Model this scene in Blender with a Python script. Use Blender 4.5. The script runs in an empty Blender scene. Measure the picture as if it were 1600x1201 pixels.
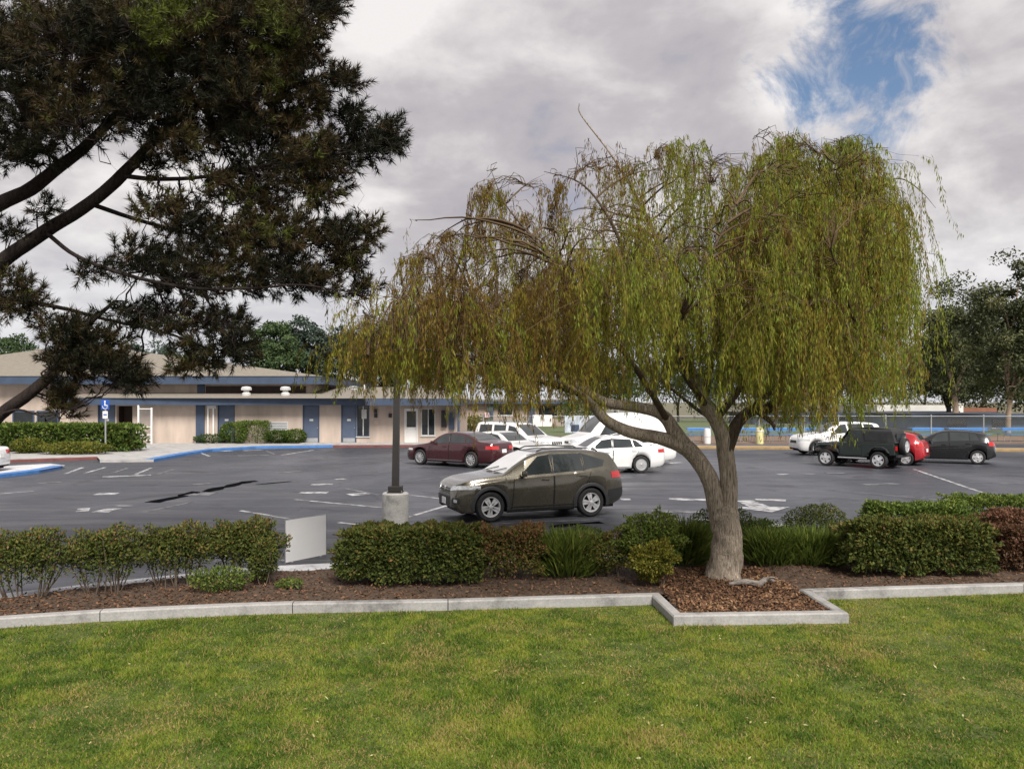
import bpy, math, random
import numpy as np
from mathutils import Vector, Matrix
from mathutils.bvhtree import BVHTree

random.seed(7)
rng = np.random.default_rng(11)
SC = bpy.context.scene
COL = SC.collection
rad = math.radians

# ------------------------------------------------------------------ camera
FPX, HORIZON, EYE = 1250.0, 628.0, 2.78      # focal length and horizon row in 1600-px units, eye height in m
cam_data = bpy.data.cameras.new("camera")
cam_data.sensor_width = 36.0
cam_data.lens = FPX / 1600 * 36.0
cam_data.shift_y = 27.5 / 1600
cam_data.clip_start = 0.1
cam_data.clip_end = 6000
cam = bpy.data.objects.new("camera", cam_data)
COL.objects.link(cam)
cam.location = (0, 0, EYE)
cam.rotation_euler = (rad(90), 0, 0)
SC.camera = cam

# ------------------------------------------------------------------ world: sky with a broken cloud deck
SUN_ELEV, SUN_AZ = 48.0, 160.0     # azimuth measured from +Y towards +X
world = bpy.data.worlds.new("World")
SC.world = world
world.use_nodes = True
wt = world.node_tree
wt.nodes.clear()
def wn(t, **kw):
    n = wt.nodes.new(t)
    for k, v in kw.items():
        setattr(n, k, v)
    return n
def wl(a, b):
    wt.links.new(a, b)
def wmath(op, a, b=None, c=None, clamp=False):
    n = wn("ShaderNodeMath", operation=op, use_clamp=clamp)
    for i, v in enumerate((a, b, c)):
        if v is None:
            continue
        if isinstance(v, (int, float)):
            n.inputs[i].default_value = v
        else:
            wl(v, n.inputs[i])
    return n.outputs[0]
def wsmooth(x, lo, hi):
    n = wn("ShaderNodeMapRange", interpolation_type="SMOOTHSTEP")
    wl(x, n.inputs[0])
    n.inputs[1].default_value = lo
    n.inputs[2].default_value = hi
    return n.outputs[0]
def wnoise(vec, scale, detail, rough=0.55, dist=0.0):
    n = wn("ShaderNodeTexNoise")
    n.inputs["Scale"].default_value = scale
    n.inputs["Detail"].default_value = detail
    n.inputs["Roughness"].default_value = rough
    n.inputs["Distortion"].default_value = dist
    wl(vec, n.inputs["Vector"])
    return n.outputs["Fac"]
sky = wn("ShaderNodeTexSky", sky_type="NISHITA")
sky.sun_disc = False
sky.sun_elevation = rad(SUN_ELEV)
sky.sun_rotation = rad(SUN_AZ)
sky.ozone_density = 2.0
tc = wn("ShaderNodeTexCoord")
nrm = wn("ShaderNodeVectorMath", operation="NORMALIZE")
wl(tc.outputs["Generated"], nrm.inputs[0])
D = nrm.outputs[0]
sep = wn("ShaderNodeSeparateXYZ")
wl(D, sep.inputs[0])
zc = wmath("MAXIMUM", sep.outputs[2], 0.0)
den = wmath("ADD", zc, 0.32)
comb = wn("ShaderNodeCombineXYZ")
wl(wmath("DIVIDE", sep.outputs[0], den), comb.inputs[0])
wl(wmath("DIVIDE", sep.outputs[1], den), comb.inputs[1])
wl(wmath("MULTIPLY", zc, 1.2), comb.inputs[2])
PV = comb.outputs[0]
big = wnoise(PV, 1.55, 4, 0.5, 0.3)
mid = wnoise(PV, 4.6, 7, 0.55, 0.25)
fine = wnoise(D, 9.0, 8, 0.62, 0.4)
# gap in the deck
d0 = Vector((0.43, 1.0, 0.48)).normalized()
sub = wn("ShaderNodeVectorMath", operation="SUBTRACT")
wl(D, sub.inputs[0]); sub.inputs[1].default_value = d0
sc3 = wn("ShaderNodeVectorMath", operation="MULTIPLY")
wl(sub.outputs[0], sc3.inputs[0]); sc3.inputs[1].default_value = (1.0, 1.0, 0.72)
ln = wn("ShaderNodeVectorMath", operation="LENGTH")
wl(sc3.outputs[0], ln.inputs[0])
gap = wmath("ADD", ln.outputs["Value"], wmath("MULTIPLY", wmath("SUBTRACT", fine, 0.5), 0.38))
cover_gap = wsmooth(gap, 0.030, 0.100)
thin = wsmooth(wmath("ADD", wmath("MULTIPLY", mid, 0.6), wmath("MULTIPLY", big, 0.4)), 0.33, 0.43)
wisp = wmath("MULTIPLY", wsmooth(wnoise(sc3.outputs[0], 26.0, 5, 0.6, 1.0), 0.50, 0.72), 0.40)
cover = wmath("MAXIMUM", wmath("MULTIPLY", cover_gap, wmath("ADD", wmath("MULTIPLY", thin, 0.25), 0.75)), wisp)
tone = wmath("ADD", wmath("ADD", wmath("MULTIPLY", big, 0.55), wmath("MULTIPLY", mid, 0.45)), wmath("MULTIPLY", fine, 0.12))
ramp = wn("ShaderNodeValToRGB")
wl(tone, ramp.inputs[0])
el = ramp.color_ramp.elements
el[0].position = 0.40; el[0].color = (0.385, 0.36, 0.405, 1)
el[1].position = 0.68; el[1].color = (0.86, 0.825, 0.815, 1)
e = el.new(0.54); e.color = (0.52, 0.495, 0.515, 1)
low = wsmooth(sep.outputs[2], 0.24, 0.06)
mixlow = wn("ShaderNodeMix", data_type="RGBA")
wl(wmath("MULTIPLY", low, 0.55), mixlow.inputs["Factor"])
wl(ramp.outputs[0], mixlow.inputs["A"])
mixlow.inputs["B"].default_value = (0.74, 0.76, 0.80, 1)
bg_sky = wn("ShaderNodeBackground"); bg_sky.inputs[1].default_value = 0.06
wl(sky.outputs[0], bg_sky.inputs[0])
bg_cloud = wn("ShaderNodeBackground"); bg_cloud.inputs[1].default_value = 0.53
wl(mixlow.outputs["Result"], bg_cloud.inputs[0])
mixs = wn("ShaderNodeMixShader")
wl(cover, mixs.inputs[0]); wl(bg_sky.outputs[0], mixs.inputs[1]); wl(bg_cloud.outputs[0], mixs.inputs[2])
wo = wn("ShaderNodeOutputWorld")
wl(mixs.outputs[0], wo.inputs[0])

# ------------------------------------------------------------------ veiled sun
sun_data = bpy.data.lights.new("sun", "SUN")
sun_data.energy = 2.8
sun_data.angle = rad(24)
sun_data.color = (1.0, 0.95, 0.88)
sun = bpy.data.objects.new("sun", sun_data)
COL.objects.link(sun)
sd = Vector((math.sin(rad(SUN_AZ)) * math.cos(rad(SUN_ELEV)), math.cos(rad(SUN_AZ)) * math.cos(rad(SUN_ELEV)), math.sin(rad(SUN_ELEV))))
sun.rotation_euler = (-sd).to_track_quat("-Z", "Y").to_euler()

vs = SC.view_settings
vs.view_transform = "Standard"
vs.look = "None"
vs.gamma = 1.0
vs.exposure = 1.0
vs.use_curve_mapping = False
SC.cycles.use_denoising = True
SC.cycles.max_bounces = 4
SC.cycles.diffuse_bounces = 3
SC.cycles.glossy_bounces = 2
SC.cycles.transparent_max_bounces = 6

# ------------------------------------------------------------------ helpers
def P(px, py, z=0.0):
    """point on the level plane z seen at photograph pixel (px, py)"""
    d = (EYE - z) * FPX / (py - HORIZON)
    return Vector(((px - 800) / FPX * d, d, z))
def PD(px, py, d):
    """point at distance d seen at pixel (px, py)"""
    return Vector(((px - 800) / FPX * d, d, EYE - (py - HORIZON) / FPX * d))

def tag(o, label=None, cat=None, group=None, kind=None):
    if label: o["label"] = label
    if cat: o["category"] = cat
    if group: o["group"] = group
    if kind: o["kind"] = kind
    return o
def link(o, parent=None):
    COL.objects.link(o)
    if parent is not None:
        o.parent = parent
    return o
def empty(name, loc=(0, 0, 0), rz=0.0, parent=None):
    o = bpy.data.objects.new(name, None)
    o.empty_display_size = 0.2
    o.location = loc
    o.rotation_euler = (0, 0, rz)
    return link(o, parent)
def mesh_np(name, V, Fc, mat=None, parent=None, smooth=False, attr=None, origin=None):
    """V (n,3) floats, Fc (m,k) ints with one face size, attr: per-vertex float 'tint'"""
    V = np.asarray(V, dtype=np.float32).reshape(-1, 3)
    Fc = np.asarray(Fc, dtype=np.int32)
    me = bpy.data.meshes.new(name)
    m, k = Fc.shape
    me.vertices.add(len(V))
    me.vertices.foreach_set("co", V.ravel())
    me.loops.add(m * k)
    me.loops.foreach_set("vertex_index", Fc.ravel())
    me.polygons.add(m)
    me.polygons.foreach_set("loop_start", np.arange(0, m * k, k, dtype=np.int32))
    if smooth:
        me.polygons.foreach_set("use_smooth", np.ones(m, dtype=bool))
    if attr is not None:
        a = me.attributes.new("tint", "FLOAT", "POINT")
        a.data.foreach_set("value", np.asarray(attr, dtype=np.float32))
    me.update(calc_edges=True)
    if mat is not None:
        me.materials.append(mat)
    o = bpy.data.objects.new(name, me)
    return link(o, parent)

class MB:
    """collects polygons of any size; build() links them as one mesh object"""
    def __init__(self):
        self.v, self.f = [], []
    def add(self, vs_, fs_):
        b = len(self.v)
        self.v += [tuple(p) for p in vs_]
        self.f += [tuple(b + i for i in f) for f in fs_]
    def box(self, x0, x1, y0, y1, z0, z1):
        self.add([(x0, y0, z0), (x1, y0, z0), (x1, y1, z0), (x0, y1, z0), (x0, y0, z1), (x1, y0, z1), (x1, y1, z1), (x0, y1, z1)],
                 [(3, 2, 1, 0), (4, 5, 6, 7), (0, 1, 5, 4), (1, 2, 6, 5), (2, 3, 7, 6), (3, 0, 4, 7)])
        return self
    def obox(self, c, ax, ay, az, hx, hy, hz):
        c, ax, ay, az = Vector(c), Vector(ax), Vector(ay), Vector(az)
        pts = [c + ax * sx * hx + ay * sy * hy + az * sz * hz for sz in (-1, 1) for sx, sy in ((-1, -1), (1, -1), (1, 1), (-1, 1))]
        self.add(pts, [(3, 2, 1, 0), (4, 5, 6, 7), (0, 1, 5, 4), (1, 2, 6, 5), (2, 3, 7, 6), (3, 0, 4, 7)])
        return self
    def tube(self, pts, rads, n=8, cap=True, wob=0.0, flat=1.0):
        pts = [Vector(p) for p in pts]
        if isinstance(rads, (int, float)):
            rads = [rads] * len(pts)
        rings = []
        up = Vector((0.13, 0.31, 0.94))
        prev = None
        for i, p in enumerate(pts):
            t = (pts[min(i + 1, len(pts) - 1)] - pts[max(i - 1, 0)])
            if t.length < 1e-9: t = Vector((0, 0, 1))
            t.normalize()
            a = prev - t * prev.dot(t) if prev is not None else up.cross(t)
            if a.length < 1e-5: a = Vector((1, 0, 0)).cross(t)
            a.normalize(); prev = a
            b = t.cross(a)
            ring = []
            for k in range(n):
                th = 2 * math.pi * k / n
                r = rads[i]
                if wob:
                    r *= 1 + wob * (math.sin(3 * th + i * 0.7 + p.x * 5) * 0.5 + math.sin(5 * th - i * 0.45 + p.y * 3) * 0.35 + random.uniform(-.35, .35))
                ring.append(p + a * math.cos(th) * r + b * math.sin(th) * r * flat)
            rings.append(ring)
        vs_ = [q for r_ in rings for q in r_]
        fs_ = [(i * n + k, i * n + (k + 1) % n, (i + 1) * n + (k + 1) % n, (i + 1) * n + k) for i in range(len(rings) - 1) for k in range(n)]
        if cap:
            fs_ += [tuple(reversed(range(n))), tuple((len(rings) - 1) * n + k for k in range(n))]
        self.add(vs_, fs_)
        return self
    def cyl(self, x, y, z0, z1, r0, r1=None, n=16):
        r1 = r0 if r1 is None else r1
        return self.tube([(x, y, z0), (x, y, z1)], [r0, r1], n)
    def lathe(self, prof, cx=0, cy=0, n=24):
        """prof: list of (r, z)"""
        vs_ = [(cx + r * math.cos(2 * math.pi * k / n), cy + r * math.sin(2 * math.pi * k / n), z) for r, z in prof for k in range(n)]
        fs_ = [(i * n + k, i * n + (k + 1) % n, (i + 1) * n + (k + 1) % n, (i + 1) * n + k) for i in range(len(prof) - 1) for k in range(n)]
        fs_ += [tuple(reversed(range(n))), tuple((len(prof) - 1) * n + k for k in range(n))]
        self.add(vs_, fs_)
        return self
    def build(self, name, mat=None, parent=None, smooth=None, bevel=0.0):
        me = bpy.data.meshes.new(name)
        me.from_pydata(self.v, [], self.f)
        me.validate()
        if mat is not None: me.materials.append(mat)
        if smooth is not None:
            me.polygons.foreach_set("use_smooth", [True] * len(me.polygons))
            if smooth < 180:
                me.set_sharp_from_angle(angle=rad(smooth))
        o = link(bpy.data.objects.new(name, me), parent)
        if bevel:
            b = o.modifiers.new("bevel", "BEVEL"); b.width = bevel; b.segments = 2; b.limit_method = "ANGLE"
        return o

def vnoise(x, y, scale, seed=0):
    """smooth value noise 0..1 on numpy arrays"""
    r = np.random.default_rng(seed).random((64, 64))
    x = np.asarray(x) / scale; y = np.asarray(y) / scale
    xi = np.floor(x).astype(int); yi = np.floor(y).astype(int)
    fx = x - xi; fy = y - yi
    fx = fx * fx * (3 - 2 * fx); fy = fy * fy * (3 - 2 * fy)
    g = lambda i, j: r[i % 64, j % 64]
    return (g(xi, yi) * (1 - fx) + g(xi + 1, yi) * fx) * (1 - fy) + (g(xi, yi + 1) * (1 - fx) + g(xi + 1, yi + 1) * fx) * fy
def unit(a):
    return a / np.maximum(np.linalg.norm(a, axis=-1, keepdims=True), 1e-9)
def leaf_quads(C, T, N, L, W):
    """diamond leaves: base C, direction T, face normal N (arrays)"""
    T = unit(T)
    S = unit(np.cross(T, N))
    Nn = np.cross(S, T)
    L = np.asarray(L).reshape(-1, 1); W = np.asarray(W).reshape(-1, 1)
    v0 = C
    v1 = C + T * L * 0.45 + S * W * 0.5 + Nn * L * 0.05
    v2 = C + T * L
    v3 = C + T * L * 0.45 - S * W * 0.5 + Nn * L * 0.05
    V = np.stack([v0, v1, v2, v3], 1).reshape(-1, 3)
    Fc = np.arange(len(C) * 4).reshape(-1, 4)
    return V, Fc
def catmull(pts, sub=5):
    pts = [Vector(p) for p in pts]
    out = []
    q = [pts[0] * 2 - pts[1]] + pts + [pts[-1] * 2 - pts[-2]]
    for i in range(1, len(q) - 2):
        for s in range(sub):
            t = s / sub
            a, b, c, d = q[i - 1], q[i], q[i + 1], q[i + 2]
            out.append(0.5 * ((2 * b) + (c - a) * t + (2 * a - 5 * b + 4 * c - d) * t * t + (3 * b - a - 3 * c + d) * t ** 3))
    out.append(pts[-1])
    return out

# ------------------------------------------------------------------ materials
def newmat(name):
    m = bpy.data.materials.new(name)
    m.use_nodes = True
    return m, m.node_tree, m.node_tree.nodes["Principled BSDF"]
def nnode(nt, t, **kw):
    n = nt.nodes.new(t)
    for k, v in kw.items(): setattr(n, k, v)
    return n
def noise_node(nt, scale, detail=4, rough=0.55, coord="Object", stretch=None, dist=0.0):
    c = nnode(nt, "ShaderNodeTexCoord")
    src = c.outputs[coord]
    if stretch:
        mp = nnode(nt, "ShaderNodeMapping"); mp.inputs["Scale"].default_value = stretch
        nt.links.new(src, mp.inputs[0]); src = mp.outputs[0]
    n = nnode(nt, "ShaderNodeTexNoise")
    n.inputs["Scale"].default_value = scale; n.inputs["Detail"].default_value = detail
    n.inputs["Roughness"].default_value = rough; n.inputs["Distortion"].default_value = dist
    nt.links.new(src, n.inputs["Vector"])
    return n.outputs["Fac"]
def ramp_node(nt, fac, stops):
    r = nnode(nt, "ShaderNodeValToRGB")
    nt.links.new(fac, r.inputs[0])
    els = r.color_ramp.elements
    els[0].position, els[0].color = stops[0][0], (*stops[0][1], 1)
    els[1].position, els[1].color = stops[-1][0], (*stops[-1][1], 1)
    for p, c in stops[1:-1]:
        k = els.new(p); k.color = (*c, 1)
    return r.outputs[0]
def bump_node(nt, bs, fac, strength=0.3, dist=0.02):
    b = nnode(nt, "ShaderNodeBump")
    b.inputs["Strength"].default_value = strength; b.inputs["Distance"].default_value = dist
    nt.links.new(fac, b.inputs["Height"]); nt.links.new(b.outputs[0], bs.inputs["Normal"])
def sh(c, k):
    return tuple(min(1, x * k) for x in c)
def surf(name, col, rough=0.7, var=0.18, scale=3.0, bump=0.0, bscale=60.0, metal=0.0, spec=0.5, stretch=None, coat=0.0):
    m, nt, bs = newmat(name)
    f = noise_node(nt, scale, 6, 0.6, stretch=stretch)
    nt.links.new(ramp_node(nt, f, [(0.3, sh(col, 1 - var)), (0.7, sh(col, 1 + var))]), bs.inputs["Base Color"])
    bs.inputs["Roughness"].default_value = rough
    bs.inputs["Metallic"].default_value = metal
    bs.inputs["Specular IOR Level"].default_value = spec
    if coat:
        bs.inputs["Coat Weight"].default_value = coat; bs.inputs["Coat Roughness"].default_value = 0.04
    if bump:
        bump_node(nt, bs, noise_node(nt, bscale, 4), bump)
    return m
def leafmat(name, stops, trans=0.3, rough=0.5):
    m, nt, bs = newmat(name)
    at = nnode(nt, "ShaderNodeAttribute", attribute_name="tint")
    c = ramp_node(nt, at.outputs["Fac"], stops)
    nt.links.new(c, bs.inputs["Base Color"])
    bs.inputs["Roughness"].default_value = rough
    bs.inputs["Specular IOR Level"].default_value = 0.16
    tr = nnode(nt, "ShaderNodeBsdfTranslucent")
    nt.links.new(c, tr.inputs[0])
    mx = nnode(nt, "ShaderNodeMixShader"); mx.inputs[0].default_value = trans
    nt.links.new(bs.outputs[0], mx.inputs[1]); nt.links.new(tr.outputs[0], mx.inputs[2])
    nt.links.new(mx.outputs[0], nt.nodes["Material Output"].inputs[0])
    return m
MAT = {}
# ================================================================== GROUND, LOT, LAWN, KERBS
def sheet(name, pts, z, mat, parent=None, kind="structure"):
    b = MB()
    b.add([(p[0], p[1], z) for p in pts], [tuple(range(len(pts)))])
    o = b.build(name, mat, parent)
    if kind and parent is None: o["kind"] = kind
    return o
def ccw(pts):
    a = sum(pts[i][0] * pts[(i + 1) % len(pts)][1] - pts[(i + 1) % len(pts)][0] * pts[i][1] for i in range(len(pts)))
    return pts if a > 0 else pts[::-1]

MAT["dirt"] = surf("dry_ground", (0.13, 0.12, 0.075), 0.95, 0.3, 0.4)
sheet("ground", [(-2500, -400), (2500, -400), (2500, 4000), (-2500, 4000)], -0.035, MAT["dirt"])

# asphalt: aged, damp, with pale aggregate and sealed patches
def asphalt_mat():
    m, nt, bs = newmat("damp_asphalt")
    big = noise_node(nt, 0.16, 5, 0.6, stretch=(1, 0.55, 1), dist=0.6)
    fine = noise_node(nt, 55, 3, 0.7)
    streak = noise_node(nt, 0.9, 6, 0.65, stretch=(0.22, 1.0, 1), dist=0.3)
    c1 = ramp_node(nt, big, [(0.28, (0.029, 0.031, 0.040)), (0.50, (0.053, 0.055, 0.066)), (0.68, (0.096, 0.098, 0.112))])
    c2 = ramp_node(nt, fine, [(0.3, (0.70, 0.70, 0.70)), (0.72, (1.35, 1.35, 1.35))])
    c3 = ramp_node(nt, streak, [(0.36, (0.74, 0.74, 0.76)), (0.64, (1.14, 1.14, 1.14))])
    mx = nnode(nt, "ShaderNodeMix", data_type="RGBA", blend_type="MULTIPLY"); mx.inputs["Factor"].default_value = 1
    nt.links.new(c1, mx.inputs["A"]); nt.links.new(c2, mx.inputs["B"])
    mx2 = nnode(nt, "ShaderNodeMix", data_type="RGBA", blend_type="MULTIPLY"); mx2.inputs["Factor"].default_value = 1
    nt.links.new(mx.outputs["Result"], mx2.inputs["A"]); nt.links.new(c3, mx2.inputs["B"])
    # hairline cracks
    c = nnode(nt, "ShaderNodeTexCoord")
    vo = nnode(nt, "ShaderNodeTexVoronoi", feature="DISTANCE_TO_EDGE"); vo.inputs["Scale"].default_value = 0.22
    nz = nnode(nt, "ShaderNodeTexNoise"); nz.inputs["Scale"].default_value = 0.9; nz.inputs["Detail"].default_value = 6
    ad = nnode(nt, "ShaderNodeVectorMath", operation="MULTIPLY_ADD"); ad.inputs[1].default_value = (1.6, 1.6, 0)
    nt.links.new(c.outputs["Object"], nz.inputs["Vector"])
    nt.links.new(nz.outputs["Color"], ad.inputs[0]); nt.links.new(c.outputs["Object"], ad.inputs[2])
    nt.links.new(ad.outputs[0], vo.inputs["Vector"])
    cr = ramp_node(nt, vo.outputs["Distance"], [(0.0, (0.35, 0.35, 0.35)), (0.006, (1, 1, 1))])
    mx3 = nnode(nt, "ShaderNodeMix", data_type="RGBA", blend_type="MULTIPLY"); mx3.inputs["Factor"].default_value = 0.8
    nt.links.new(mx2.outputs["Result"], mx3.inputs["A"]); nt.links.new(cr, mx3.inputs["B"])
    stain = ramp_node(nt, noise_node(nt, 0.55, 3, 0.5, dist=0.8), [(0.60, (1, 1, 1)), (0.70, (0.55, 0.54, 0.53))])
    mx4 = nnode(nt, "ShaderNodeMix", data_type="RGBA", blend_type="MULTIPLY"); mx4.inputs["Factor"].default_value = 0.9
    nt.links.new(mx3.outputs["Result"], mx4.inputs["A"]); nt.links.new(stain, mx4.inputs["B"])
    nt.links.new(mx4.outputs["Result"], bs.inputs["Base Color"])
    rr = ramp_node(nt, streak, [(0.35, (0.30,) * 3), (0.62, (0.70,) * 3)])
    nt.links.new(rr, bs.inputs["Roughness"])
    bs.inputs["Specular IOR Level"].default_value = 0.45
    bump_node(nt, bs, noise_node(nt, 90, 3, 0.6), 0.25, 0.006)
    return m
MAT["asphalt"] = asphalt_mat()
lot = sheet("parking_lot", [(-75, 8.5), (75, 8.5), (75, 53.2), (-75, 53.2)], 0.0, MAT["asphalt"])

def paint_mat(name, col, lo=0.40, hi=0.58, scale=3.0):
    """worn traffic paint: flakes away to the asphalt's own colour"""
    m, nt, bs = newmat(name)
    f = noise_node(nt, scale, 8, 0.72)
    nt.links.new(ramp_node(nt, f, [(lo, (0.06, 0.059, 0.066)), (hi, col)]), bs.inputs["Base Color"])
    bs.inputs["Roughness"].default_value = 0.6
    return m
MAT["paint"] = paint_mat("worn_white_paint", (0.46, 0.46, 0.47), 0.38, 0.58)
MAT["paint_faint"] = paint_mat("faded_white_paint", (0.25, 0.25, 0.26), 0.42, 0.66)
MAT["tar_and_shadow"] = surf("sealant_and_shadow", (0.006, 0.006, 0.007), 0.95, 0.2, 6, spec=0.0)  # crack filler, also the shadow strip painted beside the crossover
MAT["patch"] = surf("old_asphalt_patch", (0.105, 0.104, 0.112), 0.7, 0.3, 2.0, 0.2, 80)

_mark_z = [0.004]
def ribbon(name, pts, w, mat, parent, rough_edge=0.0, z=None):
    """flat painted ribbon through world XY points"""
    if z is None:
        z = 0.004 + 0.0002 * (len(lot.children) % 20)
    pts = [Vector((p[0], p[1])) for p in pts]
    dense = []
    for a, b in zip(pts[:-1], pts[1:]):
        n = max(1, int((b - a).length / 0.35))
        dense += [a.lerp(b, i / n) for i in range(n)]
    dense.append(pts[-1])
    L, Rr = [], []
    for i, p in enumerate(dense):
        t = dense[min(i + 1, len(dense) - 1)] - dense[max(i - 1, 0)]
        t.normalize()
        nrm_ = Vector((-t.y, t.x))
        a = w / 2 * (1 + random.uniform(-rough_edge, rough_edge)); c = w / 2 * (1 + random.uniform(-rough_edge, rough_edge))
        L.append((p.x + nrm_.x * a, p.y + nrm_.y * a, z)); Rr.append((p.x - nrm_.x * c, p.y - nrm_.y * c, z))
    n = len(dense)
    b = MB(); b.add(L + Rr, [(n + i, n + i + 1, i + 1, i) for i in range(n - 1)])
    return b.build(name, mat, parent)
def line_px(a, b, w=0.11, mat="paint", name="painted_line"):
    if abs(b[1] - a[1]) < 3.2 and b[0] - a[0] < 110: w = max(w * 2.0, 0.40)
    return ribbon(name, [P(*a), P(*b)], w, MAT[mat], lot, 0.25)

for a, b, w, mt in [
    ((574, 828), (700, 821.5), .10, "paint"), ((700, 821.5), (948, 810.5), .10, "paint_faint"),
    ((637, 808), (700, 789), .12, "paint"), ((460, 780), (597, 793), .12, "paint"), ((376, 797.5), (456, 811), .12, "paint"),
    ((530, 816), (576, 821.5), .14, "paint"), ((468, 769.5), (512, 769.5), .14, "paint"), ((638, 773), (690, 779), .11, "paint"),
    ((538, 763), (592, 773), .12, "paint_faint"), ((545, 773), (575, 771), .25, "paint"), ((524, 749), (540, 748), .2, "paint"),
    ((486, 757), (520, 756.5), .25, "paint"), ((430, 739), (470, 736), .12, "paint_faint"), ((560, 735), (640, 741), .11, "paint_faint"),
    ((102, 740), (130, 730), .14, "paint"), ((133, 739), (165, 730), .14, "paint"), ((176, 739), (200, 731), .14, "paint_faint"),
    ((212, 741), (236, 731), .14, "paint"), ((246, 741), (272, 733), .14, "paint_faint"), ((160, 745), (236, 742), .14, "paint"),
    ((0, 771), (52, 767), .14, "paint"), ((150, 771.5), (184, 771), .25, "paint"), ((232, 785), (262, 779), .16, "paint"),
    ((225, 800), (300, 784), .12, "paint_faint"), ((120, 797), (140, 796), .3, "paint"), ((155, 800), (180, 794), .4, "paint"),
    ((185, 791), (200, 789), .3, "paint_faint"), ((-30, 843), (62, 842), .25, "paint"), ((230, 836), (330, 833), .28, "paint_faint"),
    ((1428, 733), (1566, 780), .13, "paint"), ((1045, 779.5), (1105, 781), .22, "paint"), ((1018, 798), (1110, 800), .22, "paint_faint"),
    ((1028, 808), (1066, 813), .2, "paint"), ((1085, 811), (1118, 814), .2, "paint"), ((1196, 819.5), (1230, 820), .2, "paint"),
    ((970, 780), (985, 780), .2, "paint"), ((1180, 780), (1228, 782), .12, "paint"), ((1215, 741), (1232, 741), .2, "paint"),
    ((1255, 741), (1272, 740.5), .2, "paint_faint"), ((1290, 739), (1320, 739), .15, "paint_faint"), ((1330, 768), (1480, 782), .12, "paint_faint"),
    ((1355, 790), (1440, 786), .14, "paint_faint"), ((1350, 757), (1400, 755), .15, "paint_faint"), ((1480, 752), (1600, 756), .12, "paint_faint"),
    ((1045, 724), (1062, 722), .2, "paint"), ((1145, 704), (1180, 702), .2, "paint_faint"), ((700, 744), (650, 750), .12, "paint_faint"),
    ((346, 705), (362, 704), .2, "paint"), ((372, 712), (420, 711), .25, "paint_faint"), ((440, 711), (490, 703), .16, "paint"), ((310, 706), (328, 713), .14, "paint"),
    ((380, 704), (410, 703), .2, "paint"), ((415, 704), (430, 710), .15, "paint_faint"), ((60, 755), (95, 753), .14, "paint_faint"), ((300, 757), (330, 755), .14, "paint_faint"),
]:
    line_px(a, b, w, mt)
# directional arrow painted on the lane right of the willow
arrow_c = P(1187, 791)
b = MB()
b.add([(arrow_c.x + x, arrow_c.y + y, 0.0092) for x, y in [(-0.30, 1.25), (0.22, 1.3), (0.24, -0.1), (0.75, -0.15), (-0.05, -1.15), (-0.85, -0.2), (-0.32, -0.12)]],
      [(6, 5, 4, 3, 2), (6, 2, 1, 0)])
b.build("painted_arrow", MAT["paint"], lot)
# sealed crack, pale repair beside it, painted shadow strip by the crossover
ribbon("crack_and_shadow_strip", [P(236, 785), P(262, 779.5), P(285, 775), P(305, 768.5), P(318, 769), P(345, 762), P(366, 757.5), P(386, 752.5), P(402, 751.5)], 0.40, MAT["tar_and_shadow"], lot, 0.4)
ribbon("crack_and_shadow_strip", [P(400, 757), P(455, 752)], 0.16, MAT["tar_and_shadow"], lot, 0.7)
ribbon("pale_repair", [P(300, 771.5), P(316, 772), P(330, 769)], 0.6, MAT["paint_faint"], lot, 0.7)
ribbon("crack_and_shadow_strip", [P(860, 823), P(905, 818), P(940, 816)], 0.30, MAT["tar_and_shadow"], lot, 0.8)  # dark strip painted as the crossover's soft shadow, no crack here

# ------------------------------------------------------------------ concrete strip behind the planting bed
def concrete_mat(name, col, rough=0.8):
    m, nt, bs = newmat(name)
    f = noise_node(nt, 2.2, 8, 0.65); g = noise_node(nt, 40, 4, 0.6)
    c1 = ramp_node(nt, f, [(0.32, sh(col, 0.42)), (0.46, sh(col, 0.85)), (0.6, col), (0.75, sh(col, 1.25))])
    c2 = ramp_node(nt, g, [(0.3, (0.8,) * 3), (0.7, (1.12,) * 3)])
    mx = nnode(nt, "ShaderNodeMix", data_type="RGBA", blend_type="MULTIPLY"); mx.inputs["Factor"].default_value = 1
    nt.links.new(c1, mx.inputs["A"]); nt.links.new(c2, mx.inputs["B"])
    nt.links.new(mx.outputs["Result"], bs.inputs["Base Color"])
    bs.inputs["Roughness"].default_value = rough
    bump_node(nt, bs, g, 0.25, 0.01)
    return m
MAT["concrete"] = concrete_mat("weathered_concrete", (0.36, 0.35, 0.34))
MAT["concrete_pale"] = concrete_mat("pale_concrete", (0.60, 0.60, 0.62))
strip_front = [(-420, 1000), (-150, 957), (0, 939), (120, 925), (250, 911), (410, 899), (512, 893.5), (850, 883), (1200, 871), (1600, 858), (1900, 849)]
strip_back = [(-420, 985), (-150, 944), (0, 927), (120, 914), (250, 900), (410, 884.5), (512, 879.5), (850, 870), (1200, 859), (1600, 847), (1900, 839)]
sf = [P(x, y, 0.06) for x, y in strip_front]
sb_ = [P(x, y, 0.06) for x, y in strip_back]
n = len(sf)
b = MB()
b.add([tuple(p) for p in sf] + [tuple(p) for p in sb_] + [(p.x, p.y, -0.02) for p in sb_] + [(p.x, p.y, -0.02) for p in sf],
      [(i, i + 1, n + i + 1, n + i) for i in range(n - 1)] + [(n + i, n + i + 1, 2 * n + i + 1, 2 * n + i) for i in range(n - 1)] + [(3 * n + i, 3 * n + i + 1, i + 1, i) for i in range(n - 1)])
o = b.build("concrete_path", MAT["concrete_pale"]); o["kind"] = "structure"

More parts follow.
